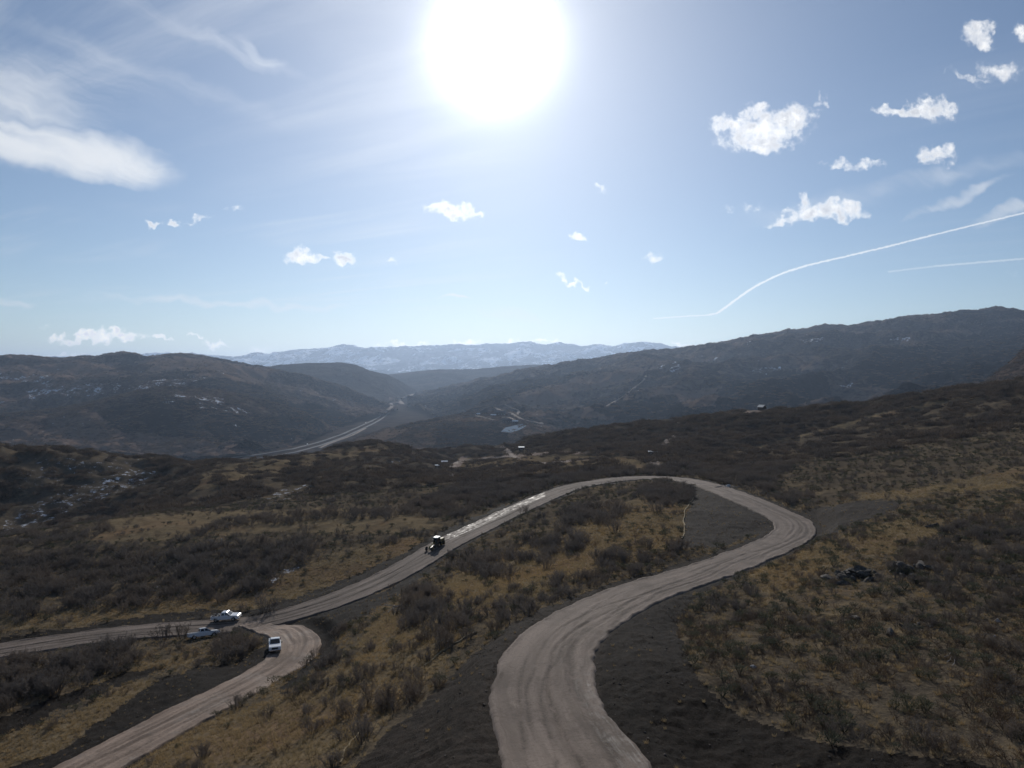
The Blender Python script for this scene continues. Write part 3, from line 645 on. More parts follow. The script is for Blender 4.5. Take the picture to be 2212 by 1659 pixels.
loft('brushy_hill', [
  [(-500,1000,2000),(0,1000,2000),(480,990,2080),(600,968,2350),(700,935,2950),(780,908,3600),(860,892,4300)],
  [(-500,960,2300),(0,965,2300),(300,955,2400),(480,955,2450),(600,940,2700),(700,915,3200),(780,896,3800),(860,891,4450)],
  [(-500,890,2900),(0,905,2900),(150,895,2900),(300,880,2900),(480,890,2900),(600,896,3100),(700,892,3500),(780,888,4000),(860,890,4550)],
  [(-500,840,3500),(0,835,3500),(150,828,3500),(280,815,3500),(400,812,3500),(500,822,3550),(600,842,3700),(700,860,3900),(780,880,4200),(860,890,4650)],
  [(-500,815,3900),(0,800,3900),(150,800,3950),(280,796,4000),(400,790,4100),(500,800,4100),(600,825,4100),(700,845,4200),(780,872,4400),(860,890,4700)],
  crestL, back(crestL)], M_hillL, 520, 210, 105, 700, 0.045,
  tan=[[(0,930),(200,915),(420,935),(560,975),(420,985),(250,965),(0,975)],[(0,790),(240,780),(420,770),(600,800),(560,830),(380,800),(180,815),(0,830)]], wood=[[(200,880),(320,850),(400,860),(420,900),(300,940),(180,920)],[(260,775),(330,790),(300,815),(240,800)],[(480,850),(700,880),(760,905),(680,940),(540,960),(480,900)]],
  snow=[[(150,820),(300,830),(420,800),(500,800),(420,830),(250,850)],[(60,840),(260,835),(250,855),(60,860)],[(370,870),(480,880),(560,900),(430,900)],[(0,800),(130,815),(100,830),(0,820)]])
spur = [(-500,915,2500),(-100,905,2500),(0,898,2500),(120,885,2550),(230,862,2600),(333,838,2700),(420,836,2750),(500,846,2800),(580,866,2850),(660,895,2950),(730,925,3100)]
loft('brushy_spur', [
  [(-500,1005,1950),(0,1010,1950),(480,996,2030),(600,975,2300),(680,948,2700),(730,930,3050)],
  [(-500,965,2150),(0,960,2150),(230,950,2200),(400,940,2250),(500,940,2350),(600,935,2550),(680,925,2850),(730,927,3080)],
  spur, [(x, y + 45, d * 1.15) for x, y, d in spur]], M_hillL, 380, 130, 60, 420, 0.08,
  tan=[[(0,930),(200,925),(420,945),(560,975),(420,990),(250,975),(0,985)]], wood=[[(200,890),(320,855),(420,870),(400,920),(280,940)],[(430,900),(640,900),(640,950),(480,970)]],
  snow=[[(330,850),(480,860),(560,890),(480,900),(360,880)]])
crest2 = [(520,800,6300),(607,788,6300),(667,785,6400),(737,783,6500),(771,788,6600),(797,800,6700),(837,809,6900),(870,826,7000),(900,845,7200)]
loft('round_hill', [[(520,900,4900),(640,890,4900),(760,885,5000),(830,874,5300),(870,860,6200),(900,857,6900)],
  [(520,840,5500),(640,835,5500),(760,840,5600),(830,850,5800),(870,852,6400),(900,852,7000)], crest2, back(crest2)], M_hillF, 220, 90, 60, 900, 0.05)
crest3 = [(780,815,9000),(847,808,9200),(877,805,9200),(937,799,9300),(1020,798,9400),(1087,792,9500),(1154,788,9500),(1204,789,9500),(1300,800,9500)]
loft('far_wooded_hill', [[(780,865,6800),(900,856,7000),(960,846,7400),(1040,835,7800),(1120,820,8000),(1300,830,8000)],
  [(780,840,8000),(900,832,8000),(960,826,8000),(1040,815,8500),(1120,805,8600),(1300,815,8600)], crest3, back(crest3)], M_hillF, 260, 90, 80, 1200, 0.05,
  snow=[[(960,838),(1010,818),(1050,810),(1035,822),(985,842)],[(1080,796),(1090,794),(1086,806),(1080,804)],[(865,850),(895,850),(885,860),(862,858)]])
crestR = [(880,868,5600),(910,856,6000),(937,848,6200),(964,840,6400),(1021,827,6500),(1071,817,6500),(1137,801,6400),(1204,788,6300),(1271,778,6200),(1337,768,6100),(1404,762,6000),(1475,755,5900),(1575,738,5800),(1675,720,5700),(1735,712,5600),(1781,703,5500),(1835,707,5500),(1875,702,5450),(1905,698,5400),(1955,686,5300),(1991,688,5300),(2035,683,5250),(2091,673,5200),(2151,668,5200),(2212,673,5200),(2400,690,5200),(2700,700,5200)]
loft('wooded_ridge', [
  [(880,880,4900),(950,905,3700),(1050,950,2600),(1150,955,2350),(1300,945,2300),(1600,920,2100),(2000,890,1900),(2700,860,1800)],
  [(880,878,5000),(950,892,4100),(1050,905,3100),(1150,905,2900),(1300,900,2800),(1600,880,2600),(2000,850,2500),(2700,820,2400)],
  [(880,875,5200),(950,872,4700),(1050,868,4000),(1150,862,3700),(1300,850,3500),(1450,845,3300),(1600,835,3200),(1800,820,3200),(2000,800,3200),(2700,780,3200)],
  [(880,871,5400),(950,855,5400),(1050,840,5000),(1150,828,4700),(1300,812,4400),(1450,800,4200),(1600,785,4200),(1800,762,4200),(2000,740,4200),(2700,735,4200)],
  crestR, back(crestR, 1.2)], M_hillR, 640, 230, 165, 850, 0.035,
  tan=[[(1200,900),(1300,868),(1420,845),(1560,838),(1540,858),(1400,880),(1300,905)],[(1460,850),(1560,835),(1540,880),(1440,885)],[(1100,860),(1240,820),(1400,790),(1390,810),(1250,850),(1150,880)]], wood=[[(1840,780),(1900,745),(2000,745),(2212,700),(2212,800),(2000,840),(1880,835)],[(1540,870),(1640,805),(1780,800),(1800,850),(1700,885)],[(1250,870),(1450,855),(1500,890),(1350,915)],[(900,868),(1050,840),(1200,800),(1250,815),(1100,860),(950,890)]],
  snow=[[(1725,735),(1780,724),(1780,736),(1740,742)],[(1915,728),(1975,728),(1970,736),(1925,736)],[(1620,798),(1690,792),(1685,800),(1625,806)],[(1820,785),(1835,768),(1826,800),(1822,812),(1815,812)],[(1815,830),(1845,826),(1840,838),(1818,838)],[(2090,695),(2140,694),(2130,705),(2095,703)],
        [(1540,772),(1570,772),(1560,780),(1545,778)],[(1610,740),(1630,736),(1625,748)],[(1045,905),(1038,912),(1025,945),(1012,942),(1030,908)],[(985,910),(992,910),(975,958),(968,955)],[(1370,845),(1385,838),(1382,842),(1372,850)],[(1420,790),(1475,782),(1470,800),(1430,805)]])
spurR = [(1900,880,1500),(2040,858,1500),(2090,842,1500),(2125,826,1500),(2155,805,1520),(2185,780,1540),(2212,755,1560),(2300,700,1600),(2500,650,1650),(2700,640,1700)]
loft('dry_spur', [[(x, 960, 1150) for x, y, d in spurR], [(x, y * 0.5 + 450, 1330) for x, y, d in spurR], spurR, [(x, y + 60, d * 1.2) for x, y, d in spurR]],
     hill_mat('dry_spur_ground', (0.025, 0.021, 0.019), (0.070, 0.055, 0.045), (0.16, 0.112, 0.082), 0.0, 2.0, 0.8), 160, 90, 10, 130, 0.1)
crestM = [(100,775,23000),(250,771,23000),(313,766,23000),(335,762,23000),(360,768,23000),(420,770,23000),(460,768,23000),(500,771,23000),(553,768,23000),(607,763,23500),(650,757,24000),(700,752,24000),(740,744,24000),(764,748,24000),(787,755,24000),(817,751,24000),(850,750,24000),(874,746,24000),(891,749,24000),(911,747,24000),(951,750,24500),(977,745,24500),(1021,747,24500),(1071,745,24500),(1121,742,24500),(1149,741,24500),(1171,745,24500),(1204,743,24500),(1257,750,24000),(1297,745,24000),(1324,748,24000),(1347,742,24000),(1387,739,24000),(1421,744,24000),(1454,753,24000),(1520,765,24000),(1700,770,24000),(2000,772,24000)]
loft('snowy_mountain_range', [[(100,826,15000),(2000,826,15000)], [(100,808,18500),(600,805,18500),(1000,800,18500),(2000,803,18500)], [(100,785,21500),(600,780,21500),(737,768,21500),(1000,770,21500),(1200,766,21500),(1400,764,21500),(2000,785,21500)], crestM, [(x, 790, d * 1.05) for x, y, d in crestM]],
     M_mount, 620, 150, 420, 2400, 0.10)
crestB = [(640,992,2150),(690,975,2250),(737,957,2350),(830,927,2500),(920,907,2650),(1004,893,2750),(1090,886,2850),(1170,900,2850),(1260,930,2700)]
loft('valley_bench', [[(640,1010,1500),(1260,1010,1500)], [(640,1000,1800),(740,985,1850),(850,965,1900),(1000,950,1950),(1260,965,1900)], [(640,996,2000),(737,968,2080),(830,943,2150),(920,924,2250),(1004,912,2300),(1090,906,2350),(1260,945,2300)], crestB, [(x, y + 25, d * 1.12) for x, y, d in crestB]],
  hill_mat('bench_ground', (0.018, 0.018, 0.019), (0.058, 0.050, 0.044), (0.15, 0.105, 0.075), 0.10, 1.6, 0.85), 320, 120, 16, 260, 0.08,
  snow=[[(1045,903),(1038,912),(1025,945),(1012,942),(1030,908)],[(985,910),(992,910),(975,958),(968,955)],[(860,935),(890,930),(880,942)],[(1000,900),(1040,900),(1035,910),(1005,908)],[(1080,930),(1100,918),(1090,935)]], tan=[[(737,965),(830,932),(930,908),(1004,895),(1004,902),(900,922),(800,958),(745,975)],[(960,905),(1060,900),(1060,908),(980,914)]], wood=[[(940,935),(1080,915),(1100,960),(940,965)],[(850,920),(1000,885),(1090,880),(1000,900),(870,925)]])
# valley floor: one sheet that runs on under the hills to the horizon
def valley():
    m, t, b = new_mat('valley_floor')
    pos = t.new('ShaderNodeNewGeometry').outputs['Position']
    n = t.noise(pos, 0.01, 6, 0.65); n2 = t.noise(pos, 0.06, 4, 0.65)
    t.put(b.inputs['Base Color'], t.mix(t.ramp(n, 0.35, 0.65), t.mix(t.ramp(n2, 0.4, 0.6), (0.022, 0.021, 0.02), (0.05, 0.043, 0.038)), (0.075, 0.058, 0.046)))
    b.inputs['Roughness'].default_value = 0.95; b.inputs['Specular IOR Level'].default_value = 0.0
    n_ = 160
    ys = np.exp(np.linspace(np.log(900), np.log(42000), n_)); uu = np.linspace(-1.3, 1.3, n_)
    UU, YY = np.meshgrid(uu, ys); X = UU * YY
    Z = CZ + FLOOR + fbm(X / 300, YY / 300, 3) * 5 - 40 * smooth(9000, 14000, YY)
    me = raw_mesh('valley_floor', np.stack([X, YY, Z], 2).reshape(-1, 3), grid_faces(n_, n_))
    link('valley_floor', me, m, kind='structure')
valley()

# ------------------------------------------------------------------ vegetation
def leaf_mat(name, c1, c2, trans=0.0, rough=0.85):
    m, t, b = new_mat(name)
    oi = t.new('ShaderNodeObjectInfo').outputs['Random']
    pos = t.new('ShaderNodeNewGeometry').outputs['Position']
    n = t.noise(pos, 1.7, 3, 0.6)
    f = t.m('ADD', t.m('MULTIPLY', oi, 0.6), t.m('MULTIPLY', t.ramp(n, 0.3, 0.7), 0.4))
    col = t.mix(f, c1, c2)
    col = t.mix(t.m('MULTIPLY', t.ramp(t.noise(pos, 0.05, 3, 0.6), 0.42, 0.62), 0.35), col, (c2[0] * 1.15, c2[1] * 0.98, c2[2] * 0.78))
    t.put(b.inputs['Base Color'], col); b.inputs['Roughness'].default_value = rough; b.inputs['Specular IOR Level'].default_value = 0.05
    if trans:
        tr = t.new('ShaderNodeBsdfTranslucent'); t.put(tr.inputs[0], col)
        mx = t.new('ShaderNodeMixShader'); mx.inputs[0].default_value = trans
        out = [n_ for n_ in t.n if n_.type == 'OUTPUT_MATERIAL'][0]
        t.l.new(b.outputs[0], mx.inputs[1]); t.l.new(tr.outputs[0], mx.inputs[2]); t.l.new(mx.outputs[0], out.inputs['Surface'])
    return m
M_oak = leaf_mat('bare_oak_twigs', (0.105, 0.091, 0.080), (0.215, 0.186, 0.162), 0.25)
M_oak_far = leaf_mat('far_oak_twigs', (0.068, 0.057, 0.050), (0.165, 0.135, 0.108), 0.22)
M_red = leaf_mat('reddish_brush_twigs', (0.085, 0.062, 0.047), (0.165, 0.122, 0.088), 0.15)
M_sage = leaf_mat('sagebrush_leaves', (0.070, 0.074, 0.050), (0.150, 0.145, 0.100), 0.2)
M_grass = leaf_mat('dry_grass_blades', (0.225, 0.170, 0.094), (0.35, 0.270, 0.155), 0.40)
M_conifer = leaf_mat('conifer_needles', (0.018, 0.026, 0.020), (0.034, 0.042, 0.030), 0.1)

class TB:
    """collects triangles"""
    def __init__(s): s.v = []; s.f = []
    def tri(s, a, b, c):
        i = len(s.v); s.v += [a, b, c]; s.f.append((i, i + 1, i + 2))
    def blade(s, p, q, w, rg):
        p = np.asarray(p); q = np.asarray(q); d = q - p
        side = np.cross(d, rg.normal(size=3)); side = side / (np.linalg.norm(side) + 1e-9) * w * 0.5
        s.tri(p - side, p + side, q)
    def stick(s, p, q, w0, w1):
        """three sided tapered stick"""
        p = np.asarray(p, float); q = np.asarray(q, float); d = (q - p) / (np.linalg.norm(q - p) + 1e-9)
        a = np.cross(d, (0.3, 0.9, 0.1)); a /= np.linalg.norm(a); b = np.cross(d, a)
        i = len(s.v)
        for (c, w) in ((p, w0), (q, w1)):
            for k in range(3): s.v.append(c + (a * math.cos(k * 2.094) + b * math.sin(k * 2.094)) * w)
        for k in range(3):
            k2 = (k + 1) % 3
            s.f += [(i + k, i + k2, i + 3 + k), (i + k2, i + 3 + k2, i + 3 + k)]
    def mesh(s, name, mat):
        me = raw_mesh(name, np.array(s.v), np.array(s.f), False); me.materials.append(mat); return me
def oak_mesh(name, seed, mat, stems=12, limbs=6, twigs=8, tw=0.010, spread=0.55, flat=1.0):
    """unit-high multi-stemmed bare shrub"""
    rg = np.random.default_rng(seed); tb = TB()
    for i in range(stems):
        a = rg.random() * 6.283; r0 = 0.28 * math.sqrt(rg.random()); b0 = np.array([r0 * math.cos(a), r0 * math.sin(a), -0.06])
        lean = spread * rg.random() ** 0.7; hgt = (0.74 + 0.24 * rg.random()) * math.sqrt(max(0.25, 1 - 0.62 * (lean / spread) ** 2))
        az = a + rg.normal() * 0.6
        tip = b0 + np.array([lean * math.cos(az), lean * math.sin(az), hgt * flat])
        mid = b0 * 0.5 + tip * 0.5 + np.array([rg.normal() * 0.04, rg.normal() * 0.04, 0.05])
        tb.stick(b0, mid, 0.016, 0.011); tb.stick(mid, tip, 0.011, 0.004)
        for j in range(limbs):
            t = 0.30 + 0.70 * (j + rg.random()) / limbs
            p = (1 - t) ** 2 * b0 + 2 * t * (1 - t) * mid + t * t * tip
            a2 = rg.random() * 6.283; L = 0.30 * (1.15 - 0.6 * t) * (0.6 + 0.7 * rg.random())
            q = p + np.array([math.cos(a2) * L * 0.75, math.sin(a2) * L * 0.75, L * (0.35 + 0.6 * rg.random()) * flat])
            tb.blade(p, q, tw * 1.8, rg)
            for k in range(twigs):
                tt = 0.15 + 0.85 * rg.random(); s_ = p + (q - p) * tt
                dv = rg.normal(size=3) * 0.6; dv[2] = abs(dv[2]) * 0.8 + 0.25
                dv /= np.linalg.norm(dv); tb.blade(s_, s_ + dv * (0.06 + 0.10 * rg.random()) * np.array([1, 1, flat]), tw, rg)
    return tb.mesh(name, mat)
def sage_mesh(name, seed, mat, n=170, lw=0.055):
    rg = np.random.default_rng(seed); tb = TB()
    for i in range(7):
        a = rg.random() * 6.283; tb.stick((0, 0, -0.08), (0.3 * math.cos(a), 0.3 * math.sin(a), 0.45 + 0.2 * rg.random()), 0.03, 0.012)
    lob = [(rg.normal() * 0.22, rg.normal() * 0.22, 0.30 + 0.2 * rg.random(), 0.26 + 0.14 * rg.random()) for _ in range(7)]
    for i in range(n):
        l = lob[i % 7]; d = rg.normal(size=3); d /= np.linalg.norm(d); d[2] = abs(d[2]) * 0.9 - 0.12
        p = np.array(l[:3]) + d * l[3] * (0.55 + 0.45 * rg.random())
        q = p + (d * 0.7 + np.array([0, 0, 0.6]) + rg.normal(size=3) * 0.3) * 0.15
        tb.blade(p, q, lw * (0.7 + 0.6 * rg.random()), rg)
    return tb.mesh(name, mat)
def tuft_mesh(name, seed, mat, n=26):
    rg = np.random.default_rng(seed); tb = TB()
    for i in range(n):
        a = rg.random() * 6.283; r = 0.35 * rg.random(); p = np.array([r * math.cos(a), r * math.sin(a), -0.03])
        a += rg.normal() * 0.5; l = 0.2 + 0.5 * rg.random(); h = 0.5 + 0.5 * rg.random()
        tb.blade(p, p + np.array([l * math.cos(a), l * math.sin(a), h]), 0.05 + 0.04 * rg.random(), rg)
    return tb.mesh(name, mat)
def clump_mesh(name, seed, mat, n=150):
    """distant thicket clump: many small sprays through a low dome"""
    rg = np.random.default_rng(seed); tb = TB()
    lob = [(rg.normal() * 0.42, rg.normal() * 0.42, 0.18 + 0.2 * rg.random(), 0.34 + 0.2 * rg.random()) for _ in range(9)]
    for i in range(n):
        l = lob[i % 9]; d = rg.normal(size=3); d /= np.linalg.norm(d); d[2] = abs(d[2]) - 0.15
        p = np.array(l[:3]) + d * l[3] * (0.35 + 0.65 * rg.random())
        q = p + (d * 0.4 + np.array([0, 0, 0.9]) + rg.normal(size=3) * 0.35) * 0.26
        tb.blade(p, q, 0.09 * (0.6 + 0.8 * rg.random()), rg)
    return tb.mesh(name, mat)
OAK = [oak_mesh('oak_shrub', 100 + i, M_oak, stems=14, limbs=7, twigs=13, tw=0.0105) for i in range(5)]
OAK_MID = [oak_mesh('oak_shrub_mid', 130 + i, M_oak, stems=12, limbs=6, twigs=7, tw=0.017, spread=0.6) for i in range(4)]
RED = [oak_mesh('low_brush', 160 + i, M_red, stems=13, limbs=4, twigs=6, tw=0.016, spread=0.75) for i in range(4)]
SAGE = [sage_mesh('sagebrush', 190 + i, M_sage) for i in range(4)]
TUFT = [tuft_mesh('grass_tuft', 210 + i, M_grass) for i in range(4)]
CLUMP = [clump_mesh('brush_clump', 230 + i, M_oak_far) for i in range(5)]

def scatter(name, protos, pos, scale, rotz, **props):
    """one 'stuff' object: geometry-node instances of the given meshes on points"""
    col = bpy.data.collections.new(name + '_kinds')
    for i, me in enumerate(protos):
        o = bpy.data.objects.new(f'{name}_kind_{i:02d}', me); col.objects.link(o)
    me = bpy.data.meshes.new(name); me.vertices.add(len(pos)); me.vertices.foreach_set('co', np.asarray(pos, np.float32).ravel())
    rg = np.random.default_rng(len(pos))
    a = me.attributes.new('scl', 'FLOAT_VECTOR', 'POINT'); a.data.foreach_set('vector', np.asarray(scale, np.float32).ravel())
    rot = np.stack([rg.normal(0, 0.06, len(pos)), rg.normal(0, 0.06, len(pos)), rotz], 1)
    a = me.attributes.new('rot', 'FLOAT_VECTOR', 'POINT'); a.data.foreach_set('vector', rot.astype(np.float32).ravel())
    a = me.attributes.new('idx', 'INT', 'POINT'); a.data.foreach_set('value', rg.integers(0, len(protos), len(pos)).astype(np.int32))
    me.materials.append(protos[0].materials[0])
    o = link(name, me, None, kind='stuff', **props)
    ng = bpy.data.node_groups.new(name, 'GeometryNodeTree')
    ng.interface.new_socket('Geometry', in_out='INPUT', socket_type='NodeSocketGeometry'); ng.interface.new_socket('Geometry', in_out='OUTPUT', socket_type='NodeSocketGeometry')
    gi = ng.nodes.new('NodeGroupInput'); go = ng.nodes.new('NodeGroupOutput'); ip = ng.nodes.new('GeometryNodeInstanceOnPoints')
    ci = ng.nodes.new('GeometryNodeCollectionInfo'); ci.inputs['Collection'].default_value = col
    ci.inputs['Separate Children'].default_value = True; ci.inputs['Reset Children'].default_value = True
    def na(nm, typ):
        n = ng.nodes.new('GeometryNodeInputNamedAttribute'); n.data_type = typ; n.inputs['Name'].default_value = nm; return n.outputs[0]
    L = ng.links.new
    L(gi.outputs[0], ip.inputs['Points']); L(ci.outputs[0], ip.inputs['Instance']); ip.inputs['Pick Instance'].default_value = True
    L(na('idx', 'INT'), ip.inputs['Instance Index']); L(na('scl', 'FLOAT_VECTOR'), ip.inputs['Scale'])
    e2r = ng.nodes.new('FunctionNodeEulerToRotation'); L(na('rot', 'FLOAT_VECTOR'), e2r.inputs[0]); L(e2r.outputs[0], ip.inputs['Rotation'])
    L(ip.outputs[0], go.inputs[0])
    md = o.modifiers.new('scatter', 'NODES'); md.node_group = ng
    return o

# where what grows, in regions read off the photograph and carried onto the ground
OAK_POLY = [  # polygon, density 0..1, height (m)
 ([(0,1185),(150,1168),(350,1178),(520,1160),(640,1152),(690,1175),(640,1215),(600,1245),(480,1285),(300,1298),(150,1308),(0,1325)], 0.80, 3.6),
 ([(380,1150),(480,1116),(700,1096),(960,1085),(960,1103),(720,1115),(500,1128),(400,1158)], 0.85, 3.2),
 ([(0,1150),(230,1120),(250,1140),(120,1185),(0,1190)], 0.6, 3.0),
 ([(-50,1425),(100,1405),(285,1372),(303,1400),(262,1452),(180,1478),(90,1500),(-50,1520)], 0.78, 4.2),
 ([(365,1405),(450,1395),(470,1425),(480,1432),(380,1428)], 0.6, 1.8),
 ([(460,1385),(475,1362),(540,1362),(570,1385),(575,1410),(480,1415)], 0.97, 3.9),
 ([(1190,1110),(1230,1085),(1320,1075),(1360,1085),(1330,1115),(1240,1125)], 0.62, 3.8),
 ([(1090,1165),(1200,1130),(1270,1140),(1250,1180),(1150,1200),(1090,1200)], 0.55, 3.6),
 ([(960,1190),(1080,1180),(1110,1220),(1060,1235),(970,1215)], 0.7, 3.6),
 ([(1270,1200),(1400,1160),(1480,1160),(1480,1190),(1340,1225),(1270,1240)], 0.55, 3.2),
 ([(1365,1060),(1400,1035),(1500,1040),(1505,1070),(1440,1080)], 0.85, 3.6),
 ([(1560,1040),(1640,1040),(1760,1060),(1770,1090),(1720,1092),(1620,1062)], 0.75, 3.0),
 ([(840,1400),(890,1340),(1000,1290),(1100,1250),(1250,1232),(1400,1195),(1480,1178),(1480,1195),(1330,1240),(1200,1285),(1080,1340),(1000,1370),(900,1430)], 0.7, 2.4),
 ([(840,1330),(900,1250),(980,1270),(960,1330),(880,1350)], 0.8, 3.0),
 ([(690,1420),(760,1400),(900,1420),(930,1440),(800,1540),(740,1600),(740,1520),(640,1530),(620,1500)], 0.6, 2.0),
 ([(740,1480),(860,1450),(920,1480),(830,1580),(740,1590)], 0.8, 2.6),
 ([(370,1659),(400,1600),(470,1620),(540,1659),(540,1720),(370,1720)], 0.8, 2.0),
 ([(860,1600),(760,1659),(700,1659),(780,1590)], 0.5, 1.6),
 ([(1900,1210),(1990,1160),(2100,1105),(2300,1080),(2300,1330),(2080,1310),(1990,1250)], 0.85, 2.4),
 ([(1480,1340),(1500,1300),(1620,1250),(1690,1265),(1660,1330),(1560,1350)], 0.65, 1.9),
 ([(1500,1420),(1700,1340),(1900,1340),(2000,1450),(1900,1590),(1620,1530)], 0.32, 1.3),
 ([(1780,1150),(1870,1135),(1880,1165),(1800,1180)], 0.6, 2.0),
 ([(880,1080),(1000,1040),(1200,1000),(1440,985),(1700,985),(1640,1030),(1420,1020),(1300,1025),(1200,1040),(1100,1072),(980,1108)], 0.7, 3.6),
 ([(1500,1030),(1600,985),(1700,960),(1720,1000),(1640,1050)], 0.85, 3.2)]
SINGLES = [(572,1321,158,4.4),(1132,1112,232,3.6),(354,1383,140,3.4),(393,1380,141,3.8),(660,1155,219,3.4),(735,1158,213,3.0),(1005,1118,243,3.8),(930,1122,240,3.6),(1330,1150,176,3.6),(1420,1108,200,3.8),(1180,1228,150,3.4)]
rgv = np.random.default_rng(5)
def candidates(d0, d1, step):
    n = int(1.9 * d1 / step); x = (np.arange(n) / n - 0.5) * 1.9 * d1; y = np.arange(d0, d1, step)
    X, Y = np.meshgrid(x, y); X = X + (rgv.random(X.shape) - 0.5) * step; Y = Y + (rgv.random(Y.shape) - 0.5) * step
    k = np.abs(X) < 0.93 * Y + 6; return X[k], Y[k]
def zinterp(X, Y):
    """height on the built sheet (bilinear in its own grid)"""
    fu = (X / Y - us[0]) / (us[1] - us[0]); fw = (np.log(Y) - ws[0]) / (ws[1] - ws[0])
    iu = np.clip(fu.astype(int), 0, NU - 2); iw = np.clip(fw.astype(int), 0, NW - 2); a = fu - iu; b = fw - iw
    z = (Zg[iw, iu] * (1 - a) + Zg[iw, iu + 1] * a) * (1 - b) + (Zg[iw + 1, iu] * (1 - a) + Zg[iw + 1, iu + 1] * a) * b
    return z, iw, iu
def clear(iw, iu, m=0.6):
    """off the roads and the turned soil"""
    return (reg[iw, iu] == 0) & (dA[iw, iu] > hA[iw, iu] + m) & (dC[iw, iu] > hC[iw, iu] + m) & (dirt[iw, iu] < 0.5)
def plant(d0, d1, step):
    X, Y = candidates(d0, d1, step); z, iw, iu = zinterp(X, Y); ok = clear(iw, iu)
    X, Y, z, iw, iu = X[ok], Y[ok], z[ok], iw[ok], iu[ok]
    px, py = project(X, Y, z); return X, Y, z, px, py, gmask[iw, iu]
# tall bare oak
X, Y, z, px, py, gm = plant(36, 330, 1.55)
wx = px + fbm(X / 8, Y / 8, 2) * 14; wy = py + fbm(X / 8 + 50, Y / 8, 2) * 9
cl = fbm(X / 9 + 21, Y / 9, 3)
den = np.where(gm, 0.03, 0.10) + np.where(cl > 0.22, 0.30, 0) * np.where(gm, 0.5, 1) ; hgt = np.full(X.shape, 2.3)
right = (X > 20) & (wy > 1180); den = np.where(right, den * 0.6 + np.where(cl > 0.02, 0.25, 0), den); hgt = np.where(right, 1.7, hgt)
for poly, dn, hh in OAK_POLY:
    k = in_poly(wx, wy - 0.5 * hh * F / Y, poly); den = np.where(k, dn, den); hgt = np.where(k, hh, hgt)
def rank(f):
    r = np.empty(f.shape); r[np.argsort(f)] = np.linspace(0, 1, len(f)); return r
rk = rank(fbm(X / 5.5 + 60, Y / 5.5, 2)); core = np.clip((rk - (1 - den)) / np.maximum(den, 0.05), 0, 1)
keep = (rk > 1 - den) & (rgv.random(X.shape) < 0.6)
hgt = hgt * (0.50 + 0.34 * core)
# few stand where they would hide the road behind them
bx, by = X * (1 + 1.9 * hgt / Y), Y + 1.9 * hgt; _, jw, ju = zinterp(bx, by)
hide = (dA[jw, ju] < hA[jw, ju] + 0.5) | (dC[jw, ju] < hC[jw, ju])
keep &= ~(hide & (rgv.random(X.shape) < np.where((px < 480) & (py > 1370), 0.93, 0.6)))
X, Y, z, hgt = X[keep], Y[keep], z[keep], hgt[keep] * (0.72 + 0.45 * rgv.random(keep.sum()))
for (sx, sy, sdp, sh) in SINGLES:
    r_ = ray(sx, sy); dd_ = np.linspace(sdp * 0.8, sdp * 1.25, 400); k_ = np.abs(CZ + r_[2] / r_[1] * dd_ - zinterp(r_[0] / r_[1] * dd_, dd_)[0]).argmin()
    p = P(sx, sy, dd_[k_]); X = np.append(X, p[0]); Y = np.append(Y, p[1]); z = np.append(z, zinterp(p[:1], p[1:2])[0]); hgt = np.append(hgt, sh)
wid = hgt * (0.85 + 0.35 * rgv.random(len(X))); rz = rgv.random(len(X)) * 6.283
spx, spy = project(X, Y, z)
score = hgt / Y * ((spx > -20) & (spx < W0 + 20) & (spy < H0 + 60)); score[-len(SINGLES):] = 9
order = np.argsort(-score)
IND_OAK = order[:300]; rest = order[300:]
nearm = Y[rest] < 150
for nm, sel, pr in (('oak_brush', rest[nearm], OAK), ('oak_brush_behind', rest[~nearm], OAK_MID)):
    scatter(nm, pr, np.stack([X[sel], Y[sel], z[sel] - 0.05], 1), np.stack([wid[sel], wid[sel], hgt[sel]], 1), rz[sel], label='bare grey oak brush covering the slopes beside the dirt roads', category='brush')
oak_data = (X, Y, z, hgt, wid, rz, spx, spy)
# low reddish brush and sagebrush
X, Y, z, px, py, gm = plant(34, 330, 1.25)
cl = fbm(X / 6 + 71, Y / 6, 3)
side = (X > 18) & (Y < 175)
lower = side & (py > 1330)
den = np.where(gm, 0.03, 0.12) + np.where((cl > 0.1) & ~gm, 0.16, 0); den = np.where(side, den + 0.14, den); den = np.where(lower, 0.72 + 0.9 * cl, den)
keep = rgv.random(X.shape) < den
kind = rgv.random(X.shape) < np.where(lower, 0.72, 0.35)
for nm, sel, pr, s0, s1, lb in (('low_brush', keep & kind, RED, 0.55, 0.9, 'low reddish brown bare brush between the grass on the slopes'), ('sagebrush_cover', keep & ~kind, SAGE, 0.7, 1.0, 'low grey green sagebrush dotted over the dry grass')):
    n = sel.sum(); s = s0 + s1 * rgv.random(n) ** 1.6
    dat = (X[sel], Y[sel], z[sel], s)
    if nm == 'sagebrush_cover':
        sp = project(dat[0], dat[1], dat[2]); score = s / dat[1] * ((sp[0] > -5) & (sp[0] < W0 + 5) & (sp[1] < H0 + 10))
        order = np.argsort(-score); IND_SAGE = order[:220]; sage_data = dat + (sp,)
        k = order[220:]
    else: k = np.arange(n)
    scatter(nm, pr, np.stack([dat[0][k], dat[1][k], dat[2][k] - 0.03], 1), np.stack([s[k] * 1.15, s[k] * 1.15, s[k] * 0.85], 1), rgv.random(len(k)) * 6.283, label=lb, category='brush')
